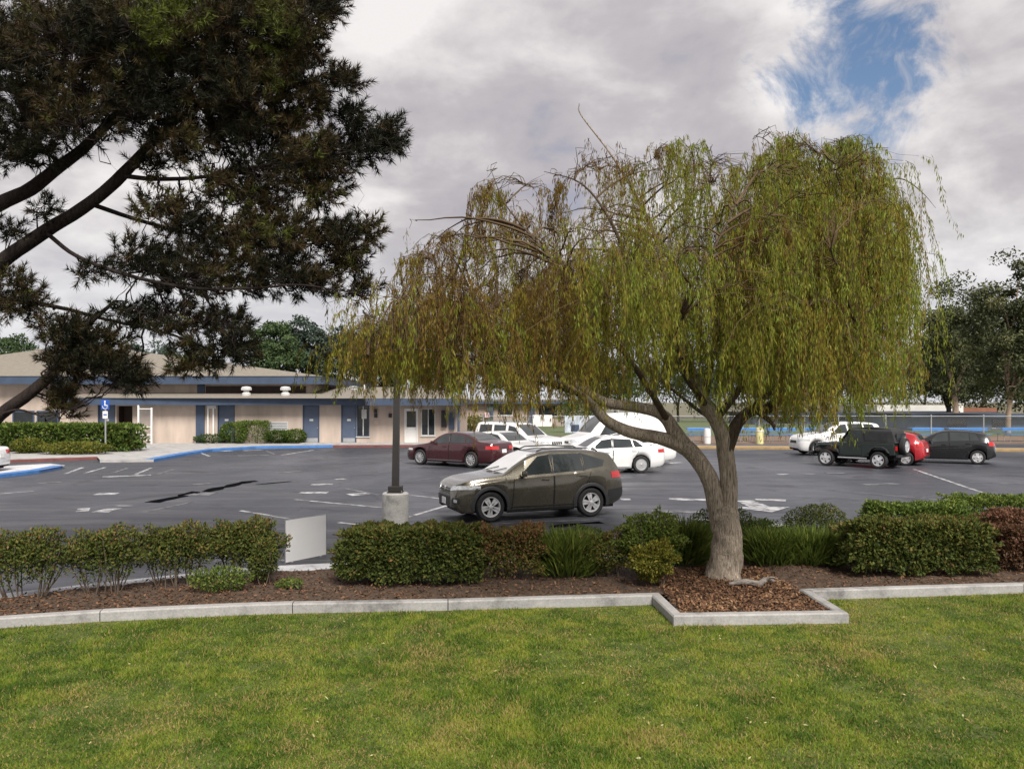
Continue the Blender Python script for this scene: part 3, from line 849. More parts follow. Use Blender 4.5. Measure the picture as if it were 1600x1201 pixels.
# ------------------------------------------------------------------ disabled parking sign
sp = P(165, 708, 0.125)
sign = empty("parking_sign", sp)
tag(sign, "blue disabled parking sign on a thin post beside the clipped hedge", "sign")
MAT["sign_blue"] = surf("sign_blue", (0.02, 0.08, 0.36), 0.4, 0.08, 3)
s_m = sp.y / FPX
MB().box(-.03, .03, -.03, .03, 0, (708 - 624) * s_m).build("post", MAT["galv"], sign)
zt = (708 - 624) * s_m
MB().box(-.21, .21, -.05, -.032, zt - .52, zt).build("sign_panel", MAT["sign_blue"], sign)
sym = MB()
sym.box(-.05, .03, -.056, -.051, zt - .14, zt - .06); sym.box(-.04, .02, -.056, -.051, zt - .32, zt - .15); sym.box(.021, .12, -.056, -.051, zt - .32, zt - .28); sym.box(.09, .13, -.056, -.051, zt - .45, zt - .321)
prev = None
for k in range(9):
    th = rad(170 + k * 25)
    p = Vector((.0 + .13 * math.cos(th), -.0535, zt - .35 + .13 * math.sin(th)))
    if prev is not None:
        m_ = (p + prev) / 2; dd = (p - prev)
        sym.obox(m_, dd.normalized(), (0, 1, 0), dd.normalized().cross(Vector((0, 1, 0))), dd.length / 2, .0025, .014)
    prev = p
sym.build("wheelchair_symbol", MAT["white_paint"], sign)
MB().box(-.13, .13, -.05, -.032, zt - .98, zt - .6).build("lower_plate", MAT["white_paint"], sign)
MB().box(-.09, .09, -.056, -.051, zt - .82, zt - .75).build("plate_text_bar", MAT["sign_blue"], sign)
# ================================================================== VEHICLES
def paint(name, col, metal=0.0, rough=0.3, coat=1.0):
    m, nt, bs = newmat(name)
    f = noise_node(nt, 1.7, 5, 0.6)
    nt.links.new(ramp_node(nt, f, [(0.3, sh(col, 0.93)), (0.7, sh(col, 1.05))]), bs.inputs["Base Color"])
    bs.inputs["Metallic"].default_value = metal
    nt.links.new(ramp_node(nt, noise_node(nt, 3.0, 6), [(0.3, (rough * .8,) * 3), (0.7, (rough * 1.25,) * 3)]), bs.inputs["Roughness"])
    bs.inputs["Coat Weight"].default_value = coat
    bs.inputs["Coat Roughness"].default_value = 0.05
    return m
MAT["tyre"] = surf("tyre_rubber", (0.018, 0.018, 0.019), 0.8, 0.25, 8)
MAT["alloy"] = surf("alloy_wheel", (0.62, 0.62, 0.64), 0.32, 0.08, 6, metal=0.35)
MAT["alloy_dull"] = surf("dull_alloy_wheel", (0.42, 0.42, 0.43), 0.4, 0.1, 6, metal=0.4)
MAT["well"] = surf("wheel_well_black", (0.008, 0.008, 0.008), 0.9, 0.2, 4)
MAT["plastic"] = surf("black_plastic_trim", (0.022, 0.022, 0.024), 0.55, 0.2, 5)
MAT["car_glass"] = glass_mat("car_glass", (0.028, 0.034, 0.036), 0.03)
MAT["lamp_red"] = surf("red_tail_lamp", (0.45, 0.012, 0.012), 0.15, 0.1, 5, coat=1.0)
MAT["lamp_clear"] = surf("clear_headlamp", (0.62, 0.64, 0.66), 0.12, 0.12, 9, metal=0.3, coat=1.0)
MAT["chrome"] = surf("chrome_trim", (0.75, 0.75, 0.76), 0.15, 0.05, 5, metal=1.0)
MAT["plate"] = surf("number_plate", (0.75, 0.75, 0.74), 0.5, 0.05, 20)

def pchip(pts):
    x = np.array([p[0] for p in pts], float); y = np.array([p[1] for p in pts], float)
    h = np.diff(x); d = np.diff(y) / h
    m = np.zeros(len(x)); m[0], m[-1] = d[0], d[-1]
    for i in range(1, len(x) - 1):
        if d[i - 1] * d[i] > 0:
            w1, w2 = 2 * h[i] + h[i - 1], h[i] + 2 * h[i - 1]
            m[i] = (w1 + w2) / (w1 / d[i - 1] + w2 / d[i])
    def f(t):
        t = np.clip(np.asarray(t, float), x[0], x[-1])
        i = np.clip(np.searchsorted(x, t, side="right") - 1, 0, len(x) - 2)
        s = (t - x[i]) / h[i]
        return (2 * s**3 - 3 * s**2 + 1) * y[i] + (s**3 - 2 * s**2 + s) * h[i] * m[i] + (-2 * s**3 + 3 * s**2) * y[i + 1] + (s**3 - s**2) * h[i] * m[i + 1]
    return f

# --- wheels (meshes shared per radius/style) ---
_wheel_cache = {}
def wheel_meshes(r, w, style):
    key = (r, w, style)
    if key in _wheel_cache: return _wheel_cache[key]
    rr = r * 0.66
    def lathe_y(prof, n=32):
        vs_ = [(q * math.cos(2 * math.pi * k / n), y, q * math.sin(2 * math.pi * k / n)) for q, y in prof for k in range(n)]
        fs_ = [(i * n + k, (i + 1) * n + k, (i + 1) * n + (k + 1) % n, i * n + (k + 1) % n) for i in range(len(prof) - 1) for k in range(n)]
        return vs_, fs_
    t = MB(); t.add(*lathe_y([(rr, -w / 2 + .015), (rr + .02, -w / 2), (r * .9, -w / 2), (r * .975, -w / 2 + .025), (r, -w / 2 + .055), (r, w / 2 - .055), (r * .975, w / 2 - .025), (r * .9, w / 2), (rr + .02, w / 2), (rr, w / 2 - .015), (rr, -w / 2 + .015)]))
    to = t.build("tyre", MAT["tyre"], None, smooth=40)
    b = MB()   # rim lip + barrel
    b.add(*lathe_y([(rr + .004, w / 2 - .018), (rr + .002, w / 2 + .002), (rr - .018, w / 2 - .002), (rr - .03, w / 2 - .05), (rr - .05, -w / 2 + .03)]))
    ns = {"five": 5, "ten": 10, "seven": 7, "star": 5, "disc": 16}[style]
    yo = w / 2 - .012
    for k in range(ns):
        th = 2 * math.pi * k / ns + .3
        for s in ((-1, 1) if style == "five" else (0,)):
            a0 = th + s * .14; a1 = th + s * .19
            d0_, d1_ = Vector((math.cos(a0), 0, math.sin(a0))), Vector((math.cos(a1), 0, math.sin(a1)))
            p0 = d0_ * rr * .16; p1 = d1_ * (rr - .012)
            e = Vector((-math.sin(th), 0, math.cos(th)))
            w0 = {"five": .030, "star": .055, "ten": .022, "seven": .035, "disc": .03}[style]
            w1 = {"five": .032, "star": .075, "ten": .024, "seven": .032, "disc": .05}[style]
            pts = [p0 - e * w0, p0 + e * w0, p1 + e * w1, p1 - e * w1]
            b.add([(p.x, yo + (.012 if i < 2 else 0), p.z) for i, p in enumerate(pts)] + [(p.x, yo - .03, p.z) for p in pts],
                  [(0, 1, 2, 3), (1, 0, 4, 5), (2, 1, 5, 6), (3, 2, 6, 7), (0, 3, 7, 4)])
    b.add(*lathe_y([(rr * .24, yo - .03), (rr * .24, yo + .008), (rr * .15, yo + .02), (.001, yo + .022)], 16))
    ro = b.build("rim", MAT["alloy"], None, smooth=35)
    kb = MB(); kb.add(*lathe_y([(rr - .03, yo - .055), (.001, yo - .055)], 24))
    bo = kb.build("brake_disc", MAT["well"], None)
    res = (to.data, ro.data, bo.data)
    for o in (to, ro, bo): bpy.data.objects.remove(o)
    _wheel_cache[key] = res
    return res
def add_wheel(parent, x, y, r, w, style, rim_mat="alloy", spare=False):
    tm, rm, bm_ = wheel_meshes(r, w, style)
    wh = empty("wheel", (x, y, r), 0.0 if y > 0 else math.pi, parent)
    wh.rotation_euler = (0, random.uniform(0, 1.2), 0.0 if y > 0 else math.pi)
    for nm, me in (("tyre", tm), ("rim", rm), ("brake_disc", bm_)):
        o = bpy.data.objects.new(nm, me); link(o, wh)
        if nm == "rim" and rim_mat != "alloy":
            o.material_slots[0].link = "OBJECT"; o.material_slots[0].material = MAT[rim_mat]
    return wh

class Car:
    def __init__(self, name, label, cat, loc, heading, spec, paint_mat, group=None):
        s = self.s = spec
        self.L = s["L"]
        self.root = empty(name, (loc[0], loc[1], 0.004), rad(heading))
        tag(self.root, label, cat, group)
        self.pm = paint_mat
        self.zt, self.zb, self.zs, self.hw = (pchip(s[k]) for k in ("zt", "zb", "zs", "hw"))
        self.tumb = s.get("tumb", .26)
        self.body()
    def X(self, u): return self.L / 2 - u
    def section(self, u):
        s = self.s
        zl = float(self.zs(u)); hw = float(self.hw(u)); zb = float(self.zb(u)); zt = max(float(self.zt(u)), zb + .015)
        for wu in (s["wf"], s["wr"]):
            R_ = s["r"] + s.get("gap", .055)
            if abs(u - wu) < R_:
                zl = max(zl, s["r"] + math.sqrt(R_ * R_ - (u - wu) ** 2))
        zl = min(zl, zb - .08)
        h = zb - zl; H = zt - zb
        tuck = s.get("tuck", .07)
        y7 = hw - .055 - self.tumb * H
        return [(hw - tuck, zl), (hw - .02, zl + min(.06, h * .3)), (hw, zl + .36 * h), (hw + .012, zl + .62 * h), (hw - .004, zl + .86 * h), (hw - .035, zb),
                (hw - .055, zb + min(.02, H * .3)), (y7, zb + .86 * H), (y7 - .05, zb + .945 * H), (y7 - .17, zb + .982 * H), (y7 * .45, zb + .997 * H), (0, zt)]
    def body(self):
        s = self.s
        us = set(np.round(np.arange(0.25, self.L - .25, .085), 4)) | {0, .015, .04, .08, .13, .19} | {round(self.L - v, 4) for v in (0, .015, .04, .08, .13, .19)}
        for wu in (s["wf"], s["wr"]):
            R_ = s["r"] + s.get("gap", .055)
            us = {u for u in us if abs(abs(u - wu) - R_) > .03}
            us |= {round(wu + R_ * math.cos(t), 4) for t in np.linspace(0.0, math.pi, 15)}
            us |= {round(wu + R_ + .004, 4), round(wu - R_ - .004, 4)}
        us = sorted(us)
        b = MB()
        rows = []
        for u in us:
            sec = self.section(u)
            x = self.X(u)
            rows.append([(x, y, z) for y, z in sec] + [(x, -y, z) for y, z in reversed(sec[:-1])])
        k = len(rows[0])
        fs_ = [(i * k + j, i * k + j + 1, (i + 1) * k + j + 1, (i + 1) * k + j) for i in range(len(rows) - 1) for j in range(k - 1)]
        m = k // 2
        for base, flip in ((0, False), ((len(rows) - 1) * k, True)):
            for j in range(m):
                q = [base + j, base + k - 1 - j, base + k - 2 - j, base + j + 1]
                if j == m - 1: q = q[:2] + [base + m]
                fs_.append(tuple(q if flip is False else q[::-1]))
        b.add([p for r_ in rows for p in r_], fs_)
        self.bvh = BVHTree.FromPolygons([Vector(p) for p in b.v], b.f)
        self.body_o = b.build("body", self.pm, self.root, smooth=38)
        # floor pan that closes the shell and hides the far side through the arches
        hwm = float(self.hw(self.L / 2))
        fl = MB()
        fl.box(-self.L / 2 + .25, self.L / 2 - .25, -hwm + .30, hwm - .30, .20, min(.75, float(self.zb(self.L / 2)) - .2))
        x0, x1 = self.X(s["wr"]) + s["r"] + .08, self.X(s["wf"]) - s["r"] - .08
        fl.box(x0, x1, -hwm + .09, hwm - .09, .205, .45)
        fl.build("floor_pan", MAT["well"], self.root)
        for wu in (s["wf"], s["wr"]):
            for sy in (1, -1):
                add_wheel(self.root, self.X(wu), sy * (hwm - s.get("wheel_in", .12)), s["r"], s.get("ww", .215), s.get("style", "five"), s.get("rim", "alloy"))
    # --- conforming patches ---
    def _grid(self, hits, nu, nv, name, mat, parent, thick):
        V = [h[0] + h[1] * thick for row in hits for h in row]
        Vb = [h[0] - h[1] * .012 for row in hits for h in row]
        n = (nu + 1) * (nv + 1)
        ix = lambda i, j: j * (nu + 1) + i
        fs_ = [(ix(i, j), ix(i + 1, j), ix(i + 1, j + 1), ix(i, j + 1)) for j in range(nv) for i in range(nu)]
        rim = [ix(i, 0) for i in range(nu + 1)] + [ix(nu, j) for j in range(1, nv + 1)] + [ix(i, nv) for i in range(nu - 1, -1, -1)] + [ix(0, j) for j in range(nv - 1, 0, -1)]
        fs_ += [(rim[(a + 1) % len(rim)], rim[a], n + rim[a], n + rim[(a + 1) % len(rim)]) for a in range(len(rim))]
        # orient by first face normal
        a, c, d = V[fs_[0][0]], V[fs_[0][1]], V[fs_[0][2]]
        if (c - a).cross(d - a).dot(hits[0][0][1]) < 0:
            fs_ = [f[::-1] for f in fs_]
        b = MB(); b.add(V + Vb, fs_)
        return b.build(name, mat, parent or self.root, smooth=40)
    def ray_patch(self, name, corners, axis, mat, nu=6, nv=5, thick=.006, parent=None):
        """corners: 4 pairs; axis 'L'/'R' -> (u,z) from the side; 'F'/'B' -> (y,z) from front/back; 'T' -> (u,y) from above"""
        hits = []
        for j in range(nv + 1):
            row = []
            for i in range(nu + 1):
                a, c = i / nu, j / nv
                p = [(corners[0][k] * (1 - a) + corners[1][k] * a) * (1 - c) + (corners[3][k] * (1 - a) + corners[2][k] * a) * c for k in (0, 1)]
                if axis in "LR":
                    sg = 1 if axis == "L" else -1
                    o_, d_ = Vector((self.X(p[0]), sg * 3, p[1])), Vector((0, -sg, 0))
                elif axis in "FB":
                    sg = 1 if axis == "F" else -1
                    o_, d_ = Vector((sg * 6, p[0], p[1])), Vector((-sg, 0, 0))
                else:
                    o_, d_ = Vector((self.X(p[0]), p[1], 5)), Vector((0, 0, -1))
                h = self.bvh.ray_cast(o_, d_)
                if h[0] is None:
                    q = o_ + d_ * (2.1 if axis in "LR" else 6 - self.L / 2)
                    h = self.bvh.find_nearest(q)
                nrm_ = h[1] if h[1].dot(d_) < 0 else -h[1]
                row.append((h[0], nrm_))
            hits.append(row)
        return self._grid(hits, nu, nv, name, mat, parent, thick)
    def near_patch(self, name, corners, mat, nu=4, nv=3, thick=.008, parent=None, dv=None):
        """corners: four (u, y, z) points near the surface; dv: optional outward direction to project along"""
        c3 = [Vector((self.X(c[0]), c[1], c[2])) for c in corners]
        ctr = Vector((0, 0, .7))
        hits = []
        for j in range(nv + 1):
            row = []
            for i in range(nu + 1):
                a, c = i / nu, j / nv
                p = (c3[0] * (1 - a) + c3[1] * a) * (1 - c) + (c3[3] * (1 - a) + c3[2] * a) * c
                h = (None,)
                if dv is not None:
                    dn = Vector(dv).normalized()
                    h = self.bvh.ray_cast(p + dn * 1.5, -dn)
                if h[0] is None: h = self.bvh.find_nearest(p)
                nn = h[1] if h[1].dot(h[0] - ctr) > 0 else -h[1]
                row.append((h[0], nn))
            hits.append(row)
        return self._grid(hits, nu, nv, name, mat, parent, thick)
    def sides(self): return ("L", "R")
    def glass_z(self, u, f): 
        zb = float(self.zb(u)); return zb + f * (float(self.zt(u)) - zb)
    def windows(self, quads, lo=.10, hi=.84, names=None):
        """quads: (u bottom front, u bottom rear, u top rear, u top front)"""
        for ax in "LR":
            for q in quads:
                cs = [(q[0], self.glass_z(q[0], 0) + .035), (q[1], self.glass_z(q[1], 0) + .035), (q[2], self.glass_z(q[2], hi)), (q[3], self.glass_z(q[3], hi))]
                self.ray_patch("side_window", cs, ax, MAT["car_glass"], 6, 4, .006)
    def screen(self, axis, u_low, u_high, name, inset=.16):
        zl, zh = float(self.zt(u_low)), float(self.zt(u_high))
        wl_ = float(self.hw(u_low)) - inset - .06; wh_ = float(self.hw(u_high)) - .055 - self.tumb * (zh - float(self.zb(u_high))) - .12
        zl += .015; zh -= .01
        return self.ray_patch(name, [(-wl_, zl), (wl_, zl), (wh_, zh), (-wh_, zh)], axis, MAT["car_glass"], 8, 6, .006)
    def doors(self, ranges, handle=True, z0=None):
        for ax in "LR":
            for (u0, u1, ut0, ut1) in ranges:
                zlo = (z0 if z0 is not None else float(self.zs((u0 + u1) / 2)) + .07)
                cs = [(u0, zlo), (u1, zlo), (ut1, float(self.zb(ut1)) - .03), (ut0, float(self.zb(ut0)) - .03)]
                d = self.ray_patch("door", cs, ax, self.pm, 6, 5, .007)
                g_ = .009
                for (ub, ut) in ((u0, ut0), (u1, ut1)):
                    self.ray_patch("door_gap", [(ub - g_, cs[0][1]), (ub + g_, cs[0][1]), (ut + g_, float(self.zb(ut)) - .03), (ut - g_, float(self.zb(ut)) - .03)], ax, MAT["well"], 1, 6, .009, d)
                if handle:
                    sg = 1 if ax == "L" else -1
                    uh = max(u1, ut1) - .22
                    zh = float(self.zb(uh)) - .10
                    yh = float(self.hw(uh)) + .025
                    MB().box(self.X(uh) - .10, self.X(uh) + .10, sg * yh - .014, sg * yh + .014, zh - .016, zh + .016).build("handle", self.s.get("handle", self.pm), d, bevel=.008)
    def mirrors(self, u, mat=None):
        for sg in (1, -1):
            y = sg * (float(self.hw(u)) + .09); z = float(self.zb(u)) + .09
            b = MB()
            b.lathe([(.02, -.07), (.085, -.065), (.105, 0), (.09, .06), (.02, .075)], 0, 0, 12)
            b.v = [(self.X(u) + v[0] * .75, y + v[1] * 1.15, z + v[2]) for v in b.v]
            mo = b.build("mirror", mat or self.pm, self.root, smooth=60)
            MB().box(self.X(u) - .03, self.X(u) + .03, min(y, y - sg * .14), max(y, y - sg * .14), z - .07, z - .03).build("mirror_arm", MAT["plastic"], mo)
    def pillar(self, u0, u1, t0, t1, mat=None):
        for ax in "LR":
            self.ray_patch("pillar", [(u0, self.glass_z(u0, 0) + .03), (u1, self.glass_z(u1, 0) + .03), (t1, self.glass_z(t1, .85)), (t0, self.glass_z(t0, .85))], ax, mat or self.pm, 1, 4, .009)
    def arch_trim(self, width=.06, mat=None):
        R_ = self.s["r"] + self.s.get("gap", .055)
        for wu in (self.s["wf"], self.s["wr"]):
            for ax in "LR":
                n = 18
                vs_, fs_ = [], []
                sg = 1 if ax == "L" else -1
                for i in range(n + 1):
                    t = -.18 + (math.pi + .36) * i / n
                    for rr_ in (R_ - .012, R_ + width * .5, R_ + width):
                        u = wu - rr_ * math.cos(t); z = self.s["r"] + rr_ * math.sin(t)
                        y = float(self.hw(u)) + (.022 if rr_ < R_ + width - .01 else .004)
                        vs_.append((self.X(u), sg * y, z))
                    u = wu - (R_ - .012) * math.cos(t); z = self.s["r"] + (R_ - .012) * math.sin(t)
                    vs_.append((self.X(u), sg * (float(self.hw(u)) - .10), z))
                for i in range(n):
                    for a, c in ((0, 1), (1, 2), (3, 0)):
                        q = (i * 4 + a, (i + 1) * 4 + a, (i + 1) * 4 + c, i * 4 + c)
                        fs_.append(q if sg < 0 else q[::-1])
                b = MB(); b.add(vs_, fs_); b.build("wheel_arch_trim", mat or MAT["plastic"], self.root, smooth=50)
    def plate(self, axis, z, name="number_plate"):
        self.ray_patch(name, [(-.15, z - .075), (.15, z - .075), (.15, z + .075), (-.15, z + .075)], axis, MAT["plate"], 2, 1, .02)

SEDAN = dict(L=4.9, r=.335, wf=.98, wr=3.82, gap=.05, style="ten",
    zt=[(0, .52), (.03, .62), (.1, .70), (.3, .78), (.8, .88), (1.3, .95), (1.5, 1.0), (2.05, 1.33), (2.35, 1.43), (2.8, 1.465), (3.3, 1.43), (3.7, 1.32), (4.15, 1.12), (4.35, 1.08), (4.7, 1.06), (4.82, 1.0), (4.88, .85), (4.9, .7)],
    zb=[(0, .47), (.1, .62), (.5, .76), (1.2, .86), (1.8, .92), (3.6, .99), (4.3, 1.01), (4.7, .98), (4.85, .85), (4.9, .62)],
    zs=[(0, .30), (.1, .22), (.6, .19), (4.2, .2), (4.7, .26), (4.9, .36)],
    hw=[(0, .50), (.03, .62), (.1, .72), (.25, .81), (.5, .87), (1.0, .905), (2.4, .92), (3.9, .905), (4.5, .85), (4.75, .78), (4.86, .70), (4.9, .6)])
SUV = dict(L=4.57, r=.36, wf=.90, wr=3.56, gap=.06, style="five", ww=.225,
    zt=[(0, .62), (.03, .76), (.1, .87), (.25, .95), (.6, 1.03), (1.0, 1.08), (1.22, 1.11), (1.6, 1.34), (2.0, 1.555), (2.25, 1.625), (2.7, 1.665), (3.3, 1.655), (3.85, 1.61), (4.15, 1.56), (4.3, 1.36), (4.44, 1.14), (4.53, .95), (4.57, .7)],
    zb=[(0, .55), (.1, .75), (.4, .90), (1.0, .985), (1.6, 1.03), (3.0, 1.10), (4.0, 1.16), (4.3, 1.14), (4.5, .92), (4.57, .62)],
    zs=[(0, .36), (.15, .25), (.5, .22), (4.0, .25), (4.3, .32), (4.57, .44)],
    hw=[(0, .50), (.03, .63), (.1, .745), (.25, .845), (.5, .90), (1.0, .915), (2.3, .92), (3.6, .915), (4.1, .885), (4.4, .81), (4.52, .73), (4.57, .62)])
def scaled(spec, L=None, H=1.0, W=1.0, **kw):
    k = (L or spec["L"]) / spec["L"]
    s = dict(spec)
    s["L"] = spec["L"] * k; s["wf"] = spec["wf"] * k; s["wr"] = spec["wr"] * k
    s["zt"] = [(u * k, z * H) for u, z in spec["zt"]]; s["zb"] = [(u * k, z * H) for u, z in spec["zb"]]
    s["zs"] = [(u * k, z) for u, z in spec["zs"]]; s["hw"] = [(u * k, w * W) for u, w in spec["hw"]]
    s.update(kw)
    return s

def lamps_front(c, z0, z1, u_back, y_in=.45, mat="lamp_clear"):
    h = float(c.hw(u_back))
    for sg in (1, -1):
        c.near_patch("headlight", [(.06, sg * y_in, z0), (u_back, sg * (h + .02), z0 + .05), (u_back * 1.05, sg * h, z1), (.16, sg * y_in, z1 - .03)], MAT[mat], 6, 3, .010, dv=(.8, sg * .6, .12))
def lamps_rear(c, z0, z1, u_fwd, y_in=.5):
    L = c.L; h = float(c.hw(L - u_fwd))
    for sg in (1, -1):
        c.near_patch("tail_light", [(L - u_fwd, sg * (h + .01), z0 + .02), (L - .03, sg * y_in, z0), (L - .05, sg * y_in, z1), (L - u_fwd, sg * h, z1)], MAT["lamp_red"], 6, 3, .012, dv=(-.8, sg * .6, .05))

# ---------- olive brown crossover in front
PAINT = {}
PAINT["olive"] = paint("olive_brown_metallic", (0.125, 0.113, 0.086), 0.7, 0.26)
PAINT["maroon"] = paint("maroon_paint", (0.062, 0.013, 0.016), 0.35, 0.28)
PAINT["white"] = paint("white_car_paint", (0.74, 0.74, 0.73), 0.0, 0.35)
PAINT["cream"] = paint("pale_silver_paint", (0.66, 0.66, 0.64), 0.1, 0.35)
PAINT["darkgreen"] = paint("dark_green_paint", (0.012, 0.020, 0.017), 0.1, 0.3)
PAINT["red"] = paint("red_car_paint", (0.40, 0.012, 0.020), 0.1, 0.3)
PAINT["black"] = paint("black_car_paint", (0.010, 0.011, 0.012), 0.1, 0.25)

c = Car("parked_suv", "olive brown crossover parked in front with silver five spoke wheels and bright windscreen", "car", (0.46, 19.75), 200.5, SUV, PAINT["olive"])
c.root.scale = (.965, .965, .98)
c.windows([(1.66, 2.50, 2.46, 2.16), (2.57, 3.36, 3.30, 2.57)], hi=.83)
for ax in "LR":
    c.ray_patch("side_window", [(3.42, c.glass_z(3.42, 0) + .04), (3.92, c.glass_z(3.92, .2)), (3.98, c.glass_z(3.98, .52)), (3.38, c.glass_z(3.38, .82))], ax, MAT["car_glass"], 6, 4, .006)
c.pillar(2.50, 2.57, 2.57, 2.46, MAT["plastic"]); c.pillar(3.36, 3.42, 3.38, 3.30, MAT["plastic"])
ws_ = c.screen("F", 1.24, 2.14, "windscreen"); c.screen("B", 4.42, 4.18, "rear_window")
MAT["sky_glare_screen"] = surf("screen_painted_sky_glare", (0.80, 0.80, 0.79), 0.15, 0.05, 3, coat=1.0)  # pale base colour paints in the bright sky reflection on the glass
ws_.data.materials[0] = MAT["sky_glare_screen"]
c.doors([(1.44, 2.52, 1.50, 2.54), (2.545, 3.20, 2.565, 3.56)])
c.mirrors(1.72)
c.arch_trim(.075)
lamps_front(c, .73, .86, .62, .42)
lamps_rear(c, .93, 1.10, .42, .42)
c.ray_patch("upper_grille", [(-.40, .70), (.40, .70), (.36, .79), (-.36, .79)], "F", MAT["plastic"], 8, 2, .008)
c.ray_patch("grille_bar", [(-.42, .742), (.42, .742), (.42, .765), (-.42, .765)], "F", MAT["chrome"], 8, 1, .016)
c.ray_patch("badge", [(-.07, .72), (.07, .72), (.07, .81), (-.07, .81)], "F", MAT["chrome"], 4, 4, .022)
c.ray_patch("lower_grille", [(-.44, .36), (.44, .36), (.48, .60), (-.48, .60)], "F", MAT["plastic"], 8, 3, .007)
for sg in (1, -1):
    c.near_patch("fog_light", [(.10, sg * .60, .46), (.20, sg * .72, .46), (.20, sg * .72, .57), (.10, sg * .60, .57)], MAT["plastic"], 3, 3, .010)
    c.near_patch("fog_lamp_lens", [(.12, sg * .635, .485), (.165, sg * .69, .485), (.165, sg * .69, .545), (.12, sg * .635, .545)], MAT["lamp_clear"], 2, 2, .018)
c.near_patch("chin_trim", [(.10, -.70, .30), (.10, .70, .30), (.12, .72, .37), (.12, -.72, .37)], MAT["plastic"], 10, 1, .012)
for ax in "LR":
    c.ray_patch("sill_trim", [(1.36, .24), (3.10, .26), (3.10, .36), (1.36, .35)], ax, MAT["plastic"], 8, 1, .016)
    c.ray_patch("rear_corner_trim", [(4.02, .36), (4.50, .46), (4.50, .70), (4.06, .66)], ax, MAT["plastic"], 4, 2, .012)
c.ray_patch("rear_bumper", [(-.66, .48), (.66, .48), (.66, .70), (-.66, .70)], "B", MAT["plastic"], 8, 2, .015)
c.plate("F", .47)
for sg in (1, -1):      # roof rails
    MB().tube([(c.X(2.2), sg * .60, 1.63), (c.X(2.35), sg * .60, 1.685), (c.X(3.0), sg * .60, 1.705), (c.X(3.75), sg * .59, 1.665), (c.X(3.88), sg * .59, 1.60)], .018, 6).build("roof_rail", MAT["plastic"], c.root, smooth=60)
MB().box(c.X(1.62), c.X(1.22), -.55, .1, 1.135, 1.15)
for y0 in (-.45, .12):
    MB().tube([(c.X(1.24), y0, 1.14), (c.X(1.42), y0 + .45, 1.245)], .011, 5).build("wiper", MAT["plastic"], c.root)

# ---------- maroon sedan
c = Car("parked_sedan", "maroon saloon car parked beyond the lamp post, tail turned to the right", "car", (-2.35, 35.25), 144, scaled(SEDAN, 5.0, 1.02, rim="alloy_dull", r=.345), PAINT["maroon"])
def dress_sedan(c, front_lamps=True):
    k = c.L / 4.9
    c.windows([(1.78 * k, 2.62 * k, 2.60 * k, 2.20 * k), (2.68 * k, 3.50 * k, 3.40 * k, 2.68 * k), (3.55 * k, 3.95 * k, 3.62 * k, 3.48 * k)], hi=.80)
    c.pillar(2.62 * k, 2.68 * k, 2.68 * k, 2.60 * k, MAT["plastic"])
    c.screen("F", 1.54 * k, 2.24 * k, "windscreen"); c.screen("B", 4.12 * k, 3.46 * k, "rear_window")
    c.doors([(1.52 * k, 2.62 * k, 1.56 * k, 2.64 * k), (2.645 * k, 3.42 * k, 2.665 * k, 3.75 * k)])
    c.mirrors(1.82 * k)
    lamps_front(c, .60, .72, .55, .42); lamps_rear(c, .78, .93, .34, .34)
    c.ray_patch("grille", [(-.36, .48), (.36, .48), (.34, .60), (-.34, .60)], "F", MAT["plastic"], 6, 2, .008)
    c.ray_patch("lower_grille", [(-.48, .30), (.48, .30), (.48, .40), (-.48, .40)], "F", MAT["plastic"], 6, 2, .008)
    c.plate("F", .44); c.plate("B", .72)
    for ax in "LR":
        c.ray_patch("sill_trim", [(1.45 * k, .27), (3.36 * k, .27), (3.36 * k, .295), (1.45 * k, .295)], ax, MAT["chrome"] if c.pm is PAINT["maroon"] else c.pm, 8, 1, .014)
dress_sedan(c)

# ---------- white utility wagon facing right
BOXY = dict(L=4.85, r=.37, wf=.92, wr=3.80, gap=.06, style="seven", ww=.23, tumb=.16,
    zt=[(0, .70), (.03, .85), (.1, .95), (.3, 1.0), (1.0, 1.07), (1.2, 1.09), (1.55, 1.33), (1.95, 1.62), (2.15, 1.70), (2.6, 1.755), (3.6, 1.77), (4.4, 1.76), (4.55, 1.72), (4.70, 1.35), (4.80, 1.05), (4.85, .75)],
    zb=[(0, .62), (.1, .82), (.4, .93), (1.0, .99), (1.6, 1.03), (4.2, 1.08), (4.65, 1.05), (4.78, .9), (4.85, .65)],
    zs=[(0, .40), (.15, .28), (.5, .25), (4.2, .28), (4.85, .44)],
    hw=[(0, .66), (.03, .78), (.1, .85), (.25, .90), (.6, .925), (2.3, .935), (4.2, .93), (4.6, .90), (4.78, .85), (4.85, .78)])
c = Car("parked_suv", "white boxy estate car facing right behind the silver saloon, nose to the van", "car", (0.35, 40.8), -40, scaled(BOXY, 4.9, 1.0), PAINT["white"])
